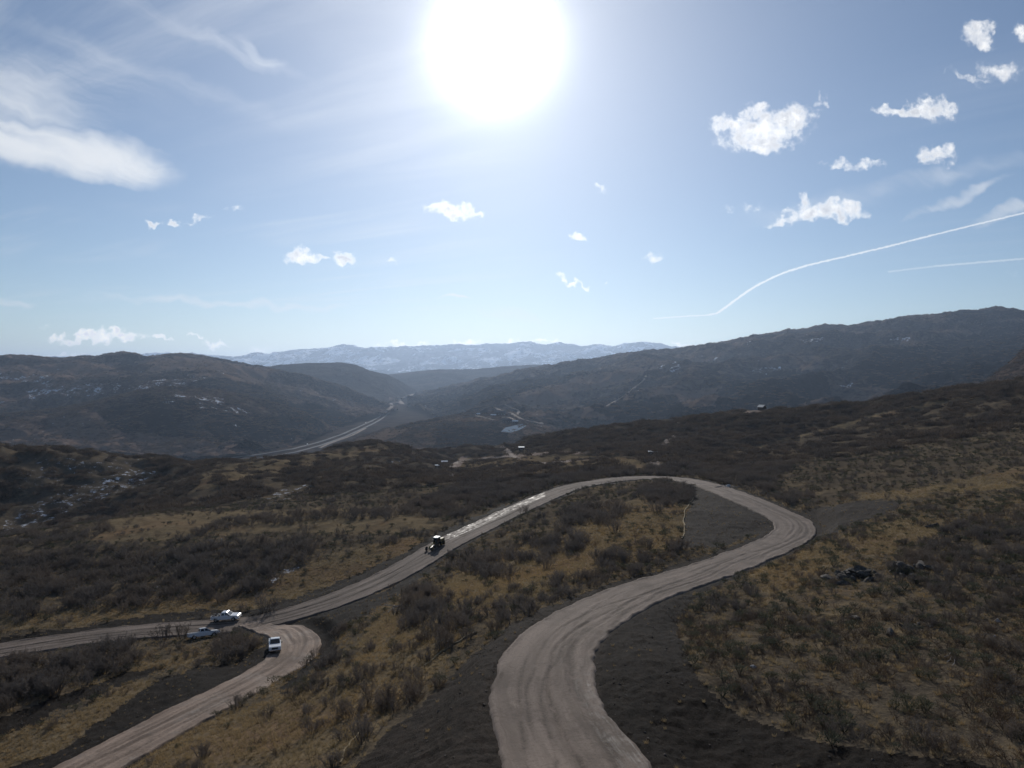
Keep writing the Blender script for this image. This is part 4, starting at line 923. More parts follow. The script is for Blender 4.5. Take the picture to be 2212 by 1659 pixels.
# dry grass tufts
X, Y, z, px, py, gm = plant(34, 210, 0.62)
den = np.where(gm, 0.75, 0.22) * (1 - 0.6 * smooth(120, 210, Y)); keep = rgv.random(X.shape) < den
n = keep.sum(); s = (0.28 + 0.35 * rgv.random(n))
scatter('dry_grass', TUFT, np.stack([X[keep], Y[keep], z[keep]], 1), np.stack([s * 1.2, s * 1.2, s], 1), rgv.random(n) * 6.283, label='dry golden grass between the shrubs on the hillside', category='grass')
# thickets on the slopes farther out
X, Y, z, px, py, gm = plant(326, 1080, 3.3)
cl = fbm(X / 40 + 5, Y / 40, 4)
den = np.clip(0.50 + 0.7 * cl, 0.14, 0.80) * np.where(gm, 0.30, 1.0)
band = in_poly(px, py, [(1140,950),(1500,905),(1900,868),(2212,826),(2300,800),(2300,835),(2212,850),(2050,864),(1900,897),(1750,937),(1600,975),(1440,985),(1300,985),(1200,965)]); den = np.where(band & ~gm, 0.93, den)
_, iw, iu = zinterp(X, Y); den = den * np.where(snow[iw, iu] > 0.1, 0.4, 1)
rk = rank(fbm(X / 13 + 33, Y / 13, 3)); core = np.clip((rk - (1 - den)) / np.maximum(den, 0.05), 0, 1)
keep = (rk > 1 - den) & (rgv.random(X.shape) < 0.8); n = keep.sum(); s = (1.9 + 1.6 * rgv.random(n)) * (0.75 + 0.45 * core[keep])
scatter('hillside_thicket', CLUMP, np.stack([X[keep], Y[keep], z[keep] - 0.2], 1), np.stack([s * 1.1, s * 1.1, s], 1), rgv.random(n) * 6.283, label='dark bare brush thickets covering the farther slopes', category='brush')

# the shrubs that show largest stand as things of their own
X, Y, z, hgt, wid, rz, spx, spy = oak_data
MARKS = [('the upper white pickup', 488, 1333), ('the half hidden white pickup', 440, 1372), ('the white pickup on the side track', 594, 1398), ('the motor grader', 944, 1180), ('the wet road stretch', 1040, 1132), ('the wattle inside the bend', 1480, 1112),
 ('the heap of bleached sticks', 862, 1290), ('the wattle on the grey bank', 970, 1402), ('the bottom straw wattle', 760, 1612), ('the jagged outcrop', 1842, 1240), ('the rounded outcrop', 1965, 1240), ('the low dark slabs', 1985, 1372), ('the lone boulder', 2013, 1140),
 ('the bend of the main road', 1718, 1143), ('the lower end of the side track', 190, 1640), ('the survey stake', 479, 1163), ('the road at the left edge', 30, 1400), ('the pale stone by the soil bank', 1627, 1432), ('the white rock', 2154, 1352), ('the three bleached branches', 2052, 1452), ('the far log heap', 1580, 1048), ('the dark bank at the bottom edge', 1850, 1600), ('the top of the road loop', 1350, 1034)]
def place_words(x, y):
    n, mx, my = min(MARKS, key=lambda m: (m[1] - x) ** 2 + ((m[2] - y) * 1.6) ** 2)
    dx, dy = x - mx, (y - my) * 1.4
    w = 'right of' if dx > abs(dy) else 'left of' if -dx > abs(dy) else 'below' if dy > 0 else 'above'
    if math.hypot(dx, dy) > 170: w = 'far ' + w if w in ('right of', 'left of') else 'well ' + w
    return w + ' ' + n
single_labels = ['lone round bare shrub beside the road ahead of the upper white pickup', 'lone bare shrub at the very edge of the wet road stretch', 'left of two small bare shrubs at the left road edge before the half hidden pickup', 'right of two small bare shrubs at the left road edge before the half hidden pickup']
for q, i in enumerate(IND_OAK):
    o = bpy.data.objects.new('oak_shrub', OAK[int(i) % 5]); C.objects.link(o)
    o.location = (X[i], Y[i], z[i] - 0.05); o.scale = (wid[i], wid[i], hgt[i]); o.rotation_euler = (0, 0, rz[i])
    w = place_words(spx[i], spy[i]); h_ = hgt[i]; k = int(i) - (len(X) - len(SINGLES))
    lb = ('tall' if h_ > 3.6 else 'mid-sized' if h_ > 2.5 else 'small' if h_ > 1.7 else 'low') + ' bare grey oak shrub ' + w; gp = 'oak shrubs ' + w
    if 0 <= k < len(single_labels): lb = single_labels[k]
    o['label'] = lb; o['category'] = 'shrub'; o['group'] = gp
X, Y, z, s, sp = sage_data
for i in IND_SAGE:
    o = bpy.data.objects.new('sagebrush', SAGE[int(i) % 4]); C.objects.link(o)
    o.location = (X[i], Y[i], z[i] - 0.03); o.scale = (s[i] * 1.15, s[i] * 1.15, s[i] * 0.85); o.rotation_euler = (0, 0, float(i) * 1.7 % 6.283)
    w = place_words(sp[0][i], sp[1][i]); o['label'] = ('large' if s[i] > 1.4 else 'middling' if s[i] > 1.1 else 'small') + ' grey green sagebrush clump ' + w; o['category'] = 'shrub'; o['group'] = 'sagebrush ' + w

# ------------------------------------------------------------------ finding the ground under a bearing
def hit_near(px, py, d0=30.0, d1=1200.0):
    r = ray(px, py); ds = np.exp(np.linspace(np.log(d0), np.log(d1), 1500))
    z, _, _ = zinterp(r[0] / r[1] * ds, ds); f = CZ + r[2] / r[1] * ds - z
    k = np.nonzero((f[:-1] > 0) & (f[1:] <= 0))[0]
    i = k[0] if len(k) else np.abs(f).argmin(); d = ds[i]
    return np.array([r[0] / r[1] * d, d, z[i]])
from mathutils.bvhtree import BVHTree
_bvh = {}
def hit_sheet(px, py, names):
    best = None
    for n in names:
        if n not in _bvh:
            me = bpy.data.objects[n].data; co = np.empty(len(me.vertices) * 3, np.float32); me.vertices.foreach_get('co', co)
            fi = np.empty(len(me.loops), np.int32); me.loops.foreach_get('vertex_index', fi)
            _bvh[n] = BVHTree.FromPolygons(co.reshape(-1, 3).tolist(), fi.reshape(-1, 4).tolist())
        r = ray(px, py); h = _bvh[n].ray_cast(Vector((0, 0, CZ)), Vector(r).normalized())
        if h[0] is not None and (best is None or h[3] < best[3]): best = h
    return None if best is None else np.array(best[0])
def ribbon(name, ctrl, names, width, mat, lift=0.5, n=60, near=None, wet=0.0):
    """a road laid on the ground along a line of bearings"""
    c = np.array(ctrl, float); s = np.concatenate([[0], np.cumsum(np.hypot(*np.diff(c, axis=0).T))]); q = np.linspace(0, s[-1], n)
    px, py = np.interp(q, s, c[:, 0]), np.interp(q, s, c[:, 1])
    pts_ = [(hit_near(a, b, *near) if near else hit_sheet(a, b, names)) for a, b in zip(px, py)]
    pts_ = np.array([p for p in pts_ if p is not None])
    if len(pts_) < 4: return None
    for _ in range(2):
        k = np.array([.25, .5, .25])
        for ax in range(3): pts_[1:-1, ax] = np.convolve(pts_[:, ax], k, 'valid')
    tn = np.gradient(pts_[:, :2], axis=0); tn /= np.linalg.norm(tn, axis=1)[:, None] + 1e-9
    no = np.stack([-tn[:, 1], tn[:, 0], np.zeros(len(tn))], 1) * width / 2
    up = np.array([0, 0, lift])
    V_ = np.stack([pts_ - no * 1.5 - up * 2, pts_ - no + up, pts_ + no + up, pts_ + no * 1.5 - up * 2], 1)
    me = raw_mesh(name, V_.reshape(-1, 3), grid_faces(len(pts_), 4))
    L_ = np.concatenate([[0], np.cumsum(np.linalg.norm(np.diff(pts_, axis=0), axis=1))])
    set_attr(me, 'lane', np.stack([np.broadcast_to(np.array([-1, -.6, .6, 1]) * width / 2, (len(pts_), 4)), np.broadcast_to(L_[:, None], (len(pts_), 4)), np.full((len(pts_), 4), wet)], 2).reshape(-1, 3))
    return link(name, me, mat, kind='structure')
M_far_dirt = simple_mat('pale_far_dirt', (0.25, 0.205, 0.17), 0.95, spec=0.05, var=0.2, scale=0.05)
M_asphalt = simple_mat('old_asphalt', (0.20, 0.195, 0.19), 0.9, spec=0.02, var=0.15, scale=0.02)
M_verge = simple_mat('dry_verge', (0.12, 0.095, 0.075), 0.95, spec=0.05, var=0.25, scale=0.02)
FL = ['valley_floor', 'brushy_spur', 'valley_bench', 'round_hill', 'brushy_hill', 'far_wooded_hill', 'wooded_ridge']
HW = [(470,992),(520,987),(567,981),(633,970),(690,955),(737,939),(771,924),(804,909),(822,899),(838,886)]
ribbon('highway', HW, FL, 9, M_asphalt, 1.6, 120)
ribbon('highway', [(x + 3, y + 5 + (y - 880) * 0.03) for x, y in HW], FL, 9, M_asphalt, 1.6, 120)
ribbon('frontage_road', [(690,968),(712,958),(735,950),(762,940),(790,925)], FL, 8, M_far_dirt, 1.5, 40)
ribbon('canyon_road', [(838,886),(848,878),(842,872),(856,868),(872,874),(862,864),(868,858),(880,855),(893,851)], FL, 22, M_far_dirt, 2.5, 60)
RD = ['wooded_ridge', 'valley_bench']
ribbon('access_road', [(1065,879),(1076,884),(1090,889),(1103,892),(1112,898),(1125,905),(1140,909),(1156,912),(1172,917),(1168,913)], RD, 11, M_far_dirt, 1.6, 70)
ribbon('access_road', [(1092,874),(1104,880),(1118,885),(1121,889),(1115,896)], RD, 9, M_far_dirt, 1.6, 40)
ribbon('access_road', [(1028,898),(1045,902),(1060,906),(1068,908)], RD, 9, M_far_dirt, 1.6, 30)
ribbon('access_road', [(1085,902),(1095,902),(1108,908)], RD, 22, M_far_dirt, 1.6, 30)
ribbon('ridge_track', [(1395,812),(1390,822),(1372,836),(1352,852),(1330,866),(1310,878)], RD, 8, M_far_dirt, 1.6, 60)
ribbon('farm_track', [(1097,968),(1104,976),(1110,984),(1118,990)], None, 5, M_far_dirt, 0.25, 30, (500, 1100))
ribbon('farm_track', [(1418,1012),(1414,1000),(1405,990),(1396,983)], None, 5, M_far_dirt, 0.25, 30, (340, 700))
ribbon('farm_track', [(1424,972),(1434,960),(1448,948),(1462,940)], None, 5, M_far_dirt, 0.25, 30, (340, 760))
ribbon('farm_track', [(975,1035),(972,1024),(968,1014),(978,1005),(992,996),(1030,991),(1080,988),(1108,984)], None, 5, M_far_dirt, 0.25, 60, (420, 1100))
ribbon('farm_track', [(1108,1000),(1150,1001),(1190,1000),(1240,994),(1300,988)], None, 5, M_far_dirt, 0.25, 60, (380, 900))

# ------------------------------------------------------------------ mesh parts
class BM:
    """one part: boxes, prisms and tubes gathered in one bmesh"""
    def __init__(s): s.b = bmesh.new()
    def box(s, x0, x1, y0, y1, z0, z1, bev=0.0):
        r = bmesh.ops.create_cube(s.b, size=1.0, matrix=Matrix.Translation(((x0 + x1) / 2, (y0 + y1) / 2, (z0 + z1) / 2)) @ Matrix.Diagonal((x1 - x0, y1 - y0, z1 - z0, 1)))
        if bev:
            es = list({e for v in r['verts'] for e in v.link_edges}); bmesh.ops.bevel(s.b, geom=es, offset=bev, segments=2, affect='EDGES', profile=0.6)
        return s
    def prism(s, poly, y0, y1, inset=None):
        """poly in x, z; extruded along y; inset = (scale about centre) at both ends"""
        a = [s.b.verts.new((x, y0, z)) for x, z in poly]; b = [s.b.verts.new((x, y1, z)) for x, z in poly]; n = len(poly)
        f1 = s.b.faces.new(a); f2 = s.b.faces.new(b[::-1])
        for i in range(n): s.b.faces.new((a[(i + 1) % n], a[i], b[i], b[(i + 1) % n]))
        bmesh.ops.triangulate(s.b, faces=[f1, f2]); return s
    def hexa(s, lo, hi):
        """lo, hi: four corners each (x, y, z), same winding"""
        a = [s.b.verts.new(p) for p in lo]; b = [s.b.verts.new(p) for p in hi]
        s.b.faces.new(a[::-1]); s.b.faces.new(b)
        for i in range(4): s.b.faces.new((a[i], a[(i + 1) % 4], b[(i + 1) % 4], b[i]))
        return s
    def tube(s, p, q, r0, r1=None, seg=12):
        r1 = r0 if r1 is None else r1; p, q = Vector(p), Vector(q); d = q - p
        m = Matrix.Translation((p + q) / 2) @ d.to_track_quat('Z', 'Y').to_matrix().to_4x4()
        bmesh.ops.create_cone(s.b, cap_ends=True, segments=seg, radius1=r0, radius2=r1, depth=d.length, matrix=m); return s
    def done(s, name, mat, parent=None, loc=None, smooth_=False):
        bmesh.ops.recalc_face_normals(s.b, faces=s.b.faces)
        me = bpy.data.meshes.new(name); s.b.to_mesh(me); s.b.free()
        if smooth_:
            for p in me.polygons: p.use_smooth = True
        o = link(name, me, mat, parent)
        if loc is not None: o.location = loc
        return o
def thing(name, label, cat, loc, rotz=0.0, group=None):
    o = bpy.data.objects.new(name, None); C.objects.link(o); o.location = loc; o.rotation_euler = (0, 0, rotz)
    o['label'] = label; o['category'] = cat
    if group: o['group'] = group
    return o
def seat(px, py, d):
    """ground point at a bearing, on the road surface where there is one"""
    p = P(px, py, d); x, y = p[0:1], p[1:2]
    for r, hw in ((rA, hwA), (rC, hwC)):
        q = np.hypot(r[:, 0] - x[0], r[:, 1] - y[0]); i = q.argmin()
        if q[i] < hw[i]: return np.array([x[0], y[0], r[i, 2] + 0.0])
    return np.array([x[0], y[0], zinterp(x, y)[0][0]])
M_white = simple_mat('white_car_paint', (0.72, 0.73, 0.74), 0.28, spec=0.5, var=0.06, scale=2.0)
M_glass = simple_mat('tinted_car_glass', (0.012, 0.014, 0.017), 0.06, spec=0.6)
M_black = simple_mat('black_plastic', (0.018, 0.018, 0.019), 0.6)
M_rubber = simple_mat('tyre_rubber', (0.022, 0.021, 0.02), 0.9, var=0.3, scale=6)
M_rim = simple_mat('alloy_rim', (0.42, 0.42, 0.42), 0.35, 0.8)
M_chrome = simple_mat('bright_bumper', (0.5, 0.5, 0.5), 0.2, 0.9)
M_lamp = simple_mat('lamp_lens', (0.75, 0.75, 0.72), 0.1, spec=0.6)
M_red_lamp = simple_mat('tail_lamp', (0.28, 0.02, 0.015), 0.2, spec=0.5)
M_tools = simple_mat('dark_cargo', (0.045, 0.042, 0.04), 0.8, var=0.4, scale=5)
def arch(cx, r, z0, n=9):
    return [(cx + r * math.cos(math.pi - math.pi * i / (n - 1)), z0 + r * math.sin(math.pi * i / (n - 1)) * 0.95) for i in range(n)]
def wheel(parent, x, y, r, w, name='wheel', rim=M_rim):
    s = 1 if y > 0 else -1
    b = BM(); b.tube((0, -w / 2, 0), (0, w / 2, 0), r, r, 22)
    es = [e for e in b.b.edges if abs(e.calc_face_angle(0)) > 1.0]; bmesh.ops.bevel(b.b, geom=es, offset=w * 0.16, segments=2, affect='EDGES')
    o = b.done(name, M_rubber, parent, (x, y, r), True)
    b = BM(); b.tube((0, s * (w / 2 - 0.03), 0), (0, s * (w / 2 + 0.012), 0), r * 0.62, r * 0.56, 18); b.tube((0, s * w / 2, 0), (0, s * (w / 2 + 0.04), 0), r * 0.16, r * 0.13, 10)
    b.done('rim', rim, o)
    return o
def pickup(label, loc, rotz, cargo=False):
    t = thing('pickup_truck', label, 'pickup', loc, rotz, 'white pickups parked by the roads')
    hw_ = 0.98; zb, zr = 0.48, 1.22
    # lower body: bonnet and cabin, with arches
    front = [(-0.95, zb)] + [(0.6, zb)] + arch(1.75, 0.50, zb) + [(2.28, zb), (2.80, 0.52), (2.86, 0.80), (2.82, 1.08), (2.62, 1.17), (1.25, 1.26), (-0.95, 1.28)]
    b = BM(); b.prism(front, -hw_, hw_); b.done('body', M_white, t)
    # bed sides
    for s in (-1, 1):
        side = [(-2.90, 0.62), (-2.42, zb + 0.02)] + arch(-1.90, 0.50, zb) + [(-0.952, zb), (-0.952, 1.25), (-2.88, 1.25)]
        b = BM(); b.prism(side, s * hw_ - 0.05, s * hw_ + 0.05 - (0.1 if s > 0 else 0) + (0.0 if s > 0 else 0)); b.done('bed_side', M_white, t)
    BM().box(-2.86, -0.955, -0.92, 0.88, 0.66, 0.74).done('bed_floor', M_black, t)
    BM().box(-2.93, -2.862, -0.92, 0.87, 0.62, 1.24, 0.015).done('tailgate', M_white, t)
    # cabin: lofted greenhouse
    lo = [(-0.93, -0.93, 1.275), (1.28, -0.93, 1.255), (1.28, 0.93, 1.255), (-0.93, 0.93, 1.275)]
    hi = [(-0.72, -0.76, 1.84), (0.42, -0.76, 1.86), (0.42, 0.76, 1.86), (-0.72, 0.76, 1.84)]
    cab = BM().hexa(lo, hi).done('cab', M_white, t)
    BM().hexa([(-0.76, -0.78, 1.835), (0.46, -0.78, 1.855), (0.46, 0.78, 1.855), (-0.76, 0.78, 1.835)], [(-0.66, -0.68, 1.915), (0.32, -0.68, 1.93), (0.32, 0.68, 1.93), (-0.66, 0.68, 1.915)]).done('roof', M_white, t)
    def pane(name, c, par, k=0.86, off=0.012):
        c = [Vector(p) for p in c]; m = sum(c, Vector()) / 4; nn = (c[1] - c[0]).cross(c[3] - c[0]).normalized()
        if nn.dot(m - Vector((0.2, 0, 1.5))) < 0: nn = -nn
        q = [m + (p - m) * k for p in c]
        BM().hexa([p - nn * 0.01 for p in q], [p + nn * off for p in q]).done(name, M_glass, par)
    pane('windscreen', [lo[1], lo[2], hi[2], hi[1]], t, 0.90); pane('rear_window', [lo[0], lo[3], hi[3], hi[0]], t, 0.82)
    for a, c in ((0, 1), (3, 2)):
        A, B_, Cc, D = Vector(lo[a]), Vector(lo[c]), Vector(hi[c]), Vector(hi[a])
        mid0, mid1 = A.lerp(B_, 0.46), D.lerp(Cc, 0.52)
        pane('side_window', [A.lerp(B_, 0.04), mid0, mid1, D], t, 0.80); pane('side_window', [mid0, A.lerp(B_, 0.93), Cc, mid1], t, 0.80)
    for s in (-1, 1):
        BM().box(-0.93, 0.22, s * 0.988 - 0.008, s * 0.988 + 0.008, 0.62, 1.2, 0.006).done('door', M_white, t)
        BM().box(0.26, 1.18, s * 0.988 - 0.008, s * 0.988 + 0.008, 0.62, 1.2, 0.006).done('door', M_white, t)
        BM().box(-0.92, 1.2, s * 0.99 - 0.08, s * 0.99 + 0.08, 0.36, 0.43, 0.02).done('running_board', M_black, t)
        BM().box(0.86, 1.02, s * 1.14 - 0.11, s * 1.14 + 0.11, 1.25, 1.46, 0.03).done('mirror', M_black, t)
        BM().box(2.72, 2.868, s * 0.76 - 0.2, s * 0.76 + 0.2, 0.86, 1.06, 0.02).done('headlight', M_lamp, t)
        BM().box(-2.945, -2.90, s * 0.90 - 0.07, s * 0.90 + 0.07, 0.80, 1.18, 0.01).done('tail_light', M_red_lamp, t)
    BM().box(2.82, 2.885, -0.52, 0.52, 0.74, 1.06, 0.02).done('grille', M_black, t)
    BM().box(2.78, 2.96, -0.95, 0.95, 0.46, 0.70, 0.05).done('front_bumper', M_chrome, t)
    BM().box(-3.05, -2.93, -0.92, 0.92, 0.48, 0.66, 0.03).done('rear_bumper', M_chrome, t)
    for x in (-1.90, 1.75):
        for s in (-1, 1): wheel(t, x, s * 0.84, 0.42, 0.28)
    if cargo:
        BM().box(-1.32, -0.99, -0.86, 0.82, 1.0, 1.40, 0.03).done('toolbox', M_tools, t)
        c = BM(); c.box(-2.75, -2.1, -0.7, 0.5, 0.745, 1.38, 0.05); c.tube((-2.85, 0.3, 1.36), (-1.35, -0.3, 1.48), 0.05); c.tube((-2.8, -0.2, 1.40), (-1.5, 0.5, 1.46), 0.04); c.done('cargo', M_tools, t)
    return t
def on_slope(t, L_=3.8, Wd=1.7):
    """tilts a vehicle to the ground under its wheels"""
    a = t.rotation_euler.z; fx, fy = math.cos(a), math.sin(a)
    def g(u, v):
        x = np.array([t.location.x + fx * u - fy * v]); y = np.array([t.location.y + fy * u + fx * v])
        for r, hw in ((rA, hwA), (rC, hwC)):
            q = np.hypot(r[:, 0] - x[0], r[:, 1] - y[0]); i = q.argmin()
            if q[i] < hw[i] * 0.97: return r[i, 2] + (0.035 if r is rC else 0.0)
        return zinterp(x, y)[0][0]
    f, b, l, r_ = g(L_ / 2, 0), g(-L_ / 2, 0), g(0, Wd / 2), g(0, -Wd / 2)
    t.rotation_mode = 'XYZ'
    t.rotation_euler = (math.atan2(l - r_, Wd), -math.atan2(f - b, L_), a)
    t.location.z = (f + b + l + r_) / 4 + 0.02
p = seat(489, 1339, 153.0); on_slope(pickup('white pickup with cargo in its bed on the left road, seen from the side', p, R(3), True))
p = seat(440, 1374, 142.5); on_slope(pickup('white pickup with empty bed parked half behind the bare thicket', p, R(34)))
p = seat(594, 1399, 127.0); on_slope(pickup('white pickup facing the camera on the inside of the side track bend', p, R(-72)))

# motor grader
M_yellow = simple_mat('worn_machine_yellow', (0.20, 0.145, 0.04), 0.55, var=0.25, scale=1.5)
M_cabroof = simple_mat('pale_cab_roof', (0.75, 0.75, 0.73), 0.4)
M_steel = simple_mat('worn_steel', (0.16, 0.155, 0.15), 0.4, 0.7, var=0.3, scale=2)
def grader(loc, rotz):
    t = thing('motor_grader', 'dark motor grader with a pale cab roof on the wet left road', 'grader', loc, rotz)
    BM().hexa([(-3.6, -0.75, 0.95), (-0.9, -0.75, 0.95), (-0.9, 0.75, 0.95), (-3.6, 0.75, 0.95)], [(-3.5, -0.62, 1.95), (-0.9, -0.7, 2.15), (-0.9, 0.7, 2.15), (-3.5, 0.62, 1.95)]).done('engine_hood', M_yellow, t)
    BM().box(-3.75, -3.6, -0.7, 0.7, 0.95, 1.85, 0.03).done('radiator', M_black, t)
    BM().box(-3.7, -0.2, -0.5, 0.5, 0.62, 0.97, 0.04).done('rear_frame', M_yellow, t)
    c = BM()
    for (x, y) in ((-0.8, -0.78), (-0.8, 0.78), (0.55, -0.62), (0.55, 0.62), (0.9, -0.62), (0.9, 0.62)): c.box(x - 0.05, x + 0.05, y - 0.05, y + 0.05, 1.2 if x < 0.8 else 1.5, 3.0)
    c.box(-0.85, 0.95, -0.7, 0.7, 0.98, 1.5, 0.04); cb = c.done('cab', M_black, t)
    for s in (-1, 1): BM().box(-0.74, 0.84, s * 0.70 - 0.015, s * 0.70 + 0.015, 1.52, 2.95).done('cab_window', M_glass, cb)
    BM().box(0.90, 0.93, -0.56, 0.56, 1.52, 2.95).done('cab_window', M_glass, cb); BM().box(-0.83, -0.80, -0.7, 0.7, 1.9, 2.95).done('cab_window', M_glass, cb)
    BM().hexa([(-1.0, -0.92, 3.0), (1.12, -0.82, 3.0), (1.12, 0.82, 3.0), (-1.0, 0.92, 3.0)], [(-0.92, -0.84, 3.13), (1.02, -0.74, 3.13), (1.02, 0.74, 3.13), (-0.92, 0.84, 3.13)]).done('cab_roof', M_cabroof, t)
    b = BM(); b.prism([(0.7, 1.15), (1.4, 1.75), (2.6, 1.85), (4.4, 1.35), (4.85, 0.9), (4.85, 0.6), (4.55, 0.6), (4.3, 1.0), (2.6, 1.5), (1.5, 1.4), (1.0, 0.95), (0.7, 0.7)], -0.2, 0.2); b.done('gooseneck_frame', M_yellow, t)
    b = BM(); b.tube((1.7, -0.9, 0.62), (1.7, 0.9, 0.62), 0.08); b.prism([(1.0, 0.60), (4.4, 0.72), (4.4, 0.86), (1.0, 0.78)], -0.12, 0.12); b.tube((1.75, 0, 0.5), (1.75, 0, 0.78), 0.75, 0.75, 20); b.done('blade_circle', M_steel, t)
    b = BM(); n = 7
    for i in range(n):
        a0, a1 = -0.9 + 1.8 * i / n, -0.9 + 1.8 * (i + 1) / n
        x0, z0, x1, z1 = 2.3 - 0.45 * math.cos(a0), 0.48 + 0.40 * math.sin(a0), 2.3 - 0.45 * math.cos(a1), 0.48 + 0.40 * math.sin(a1)
        b.prism([(x0, z0), (x1, z1), (x1 - 0.05, z1), (x0 - 0.05, z0)], -1.85, 1.85)
    bl = b.done('blade', M_steel, t); bl.rotation_euler = (0, 0, R(-18)); bl.location = (0, 0.6, 0.05)
    BM().tube((4.7, -0.85, 0.62), (4.7, 0.85, 0.62), 0.13).done('front_axle', M_steel, t)
    for s in (-1, 1):
        BM().box(-2.7, -0.9, s * 0.62 - 0.1, s * 0.62 + 0.1, 0.5, 0.85, 0.05).done('tandem_case', M_yellow, t)
        for x in (-2.6, -1.0): wheel(t, x, s * 0.98, 0.66, 0.42, rim=M_yellow)
        wheel(t, 4.7, s * 0.98, 0.62, 0.38, rim=M_yellow)
        BM().tube((1.6, s * 0.45, 0.9), (1.45, s * 0.42, 2.35), 0.07).done('lift_cylinder', M_steel, t)
        BM().box(1.0, 1.1, s * 0.6 - 0.1, s * 0.6 + 0.1, 3.14, 3.26, 0.02).done('work_light', M_lamp, t)
    BM().tube((-2.2, 0.3, 2.0), (-2.2, 0.3, 2.85), 0.07).done('exhaust', M_black, t)
    return t
p = seat(944, 1183, 197.0); q1, q2 = P(970, 1171, 201), P(895, 1216, 184)
gr_ = grader(p, math.atan2(q2[1] - q1[1], q2[0] - q1[0])); on_slope(gr_, 6.5, 1.9); gr_.scale = (0.88, 0.88, 0.88)

# ------------------------------------------------------------------ rocks
def rock_mat(name, c1, c2):
    m, t, b = new_mat(name); pos = t.new('ShaderNodeNewGeometry').outputs['Position']
    n = t.noise(pos, 2.2, 6, 0.7); n2 = t.noise(pos, 9.0, 4, 0.7)
    col = t.mix(t.ramp(n, 0.35, 0.68), c1, c2); col = t.mix(t.ramp(n2, 0.62, 0.8), col, tuple(c * 1.9 for c in c2))
    t.put(b.inputs['Base Color'], col); b.inputs['Roughness'].default_value = 0.9; b.inputs['Specular IOR Level'].default_value = 0.15
    bp = t.new('ShaderNodeBump'); bp.inputs['Distance'].default_value = 0.15; t.put(bp.inputs['Height'], n); t.l.new(bp.outputs[0], b.inputs['Normal'])
    return m
M_rock = rock_mat('dark_lichened_rock', (0.050, 0.045, 0.040), (0.150, 0.130, 0.110))
M_pale = rock_mat('pale_rock', (0.34, 0.33, 0.32), (0.58, 0.57, 0.55))
def boulder(name, seed, mat, parent=None, loc=(0, 0, 0), size=(1, 1, 1), rotz=0.0):
    rg = np.random.default_rng(seed); b = bmesh.new()
    bmesh.ops.create_icosphere(b, subdivisions=2, radius=1.0)
    cuts = rg.normal(size=(9, 3)); cuts /= np.linalg.norm(cuts, axis=1)[:, None]; lim = 0.42 + 0.3 * rg.random(9)
    for v in b.verts:                                   # fractured faces: flatten against random planes
        q = np.array(v.co)
        for c, l in zip(cuts, lim):
            d = q @ c
            if d > l: q = q - c * (d - l) * 0.92
        q = q * (1 + 0.07 * rg.normal()); v.co = q
    me = bpy.data.meshes.new(name); b.to_mesh(me); b.free()
    o = link(name, me, mat, parent); o.location = loc; o.scale = size; o.rotation_euler = (rg.normal() * 0.3, rg.normal() * 0.3, rotz); return o
def outcrop(label, px, py, d, w, h, n, seed):
    p = seat(px, py, d); t = thing('rock_outcrop', label, 'rock', p - np.array([0, 0, 0.2]), 0, 'rock outcrops on the right slope'); rg = np.random.default_rng(seed)
    for i in range(n):
        u, v = (rg.random() - 0.5) * w * 1.05, rg.normal() * w * 0.20; s = h * (0.10 + 0.30 * rg.random() ** 2.2)
        zz = zinterp(np.array([p[0] + u]), np.array([p[1] + v]))[0][0] - p[2] + 0.2
        boulder('boulder', seed * 50 + i, M_rock, t, (u, v, zz + s * 0.15 + h * 0.28 * max(0, 1 - (2.2 * u / w) ** 2 - (3 * v / w) ** 2)), (s * (0.8 + 1.2 * rg.random()), s * (0.7 + 0.5 * rg.random()), s * (0.5 + 0.4 * rg.random())), rg.random() * 6)
    boulder('boulder', seed * 50 + 40, M_rock, t, (0.05 * w, 0.3, h * 0.05), (w * 0.30, w * 0.22, h * 0.50), 0.4); boulder('boulder', seed * 50 + 41, M_rock, t, (-0.22 * w, -0.2, -h * 0.02), (w * 0.20, w * 0.16, h * 0.38), 1.4)
outcrop('broad jagged outcrop of dark boulders amid dry grass beside the main road', 1842, 1250, 113, 7.8, 3.0, 34, 3)
outcrop('dark rounded outcrop further right of the jagged boulder outcrop', 1965, 1248, 112, 6.4, 3.2, 20, 4)
outcrop('low outcrop of dark slabs below the two larger outcrops', 1985, 1372, 83, 3.4, 1.1, 12, 5)
for k, (px, py, d, s, mt, lb) in enumerate([(2013, 1140, 146, 1.2, M_rock, 'lone dark boulder on the grass above the outcrops'), (1850, 1334, 88, 0.8, M_rock, 'small dark boulder in the grass under the jagged outcrop'), (1925, 1392, 79, 0.75, M_rock, 'small dark boulder half hidden left of the low slabs'),
        (2154, 1352, 84, 0.40, M_pale, 'pale white rock in the brush at the right edge'), (2148, 1395, 78, 0.22, M_pale, 'small pale stone under the white rock at the right'), (1627, 1432, 70, 0.32, M_pale, 'pale stone in the brush near the dark soil bank'), (1573, 1049, 248, 0.9, M_pale, 'pale rubble block beside the far end of the road bend')]):
    p = seat(px, py, d); o = boulder('rock', 700 + k, mt, None, p + np.array([0, 0, s * 0.25]), (s * 1.2, s, s * 0.8), k); o['label'] = lb; o['category'] = 'rock'
CLOD = []; M_clod = rock_mat('clods_and_stones', (0.045, 0.037, 0.031), (0.13, 0.108, 0.09))
for i in range(4):
    o = boulder('clod_source', 800 + i, M_clod); CLOD.append(o.data); bpy.data.objects.remove(o)
_X, _Y = candidates(36, 240, 0.75); _z, _w, _u = zinterp(_X, _Y)
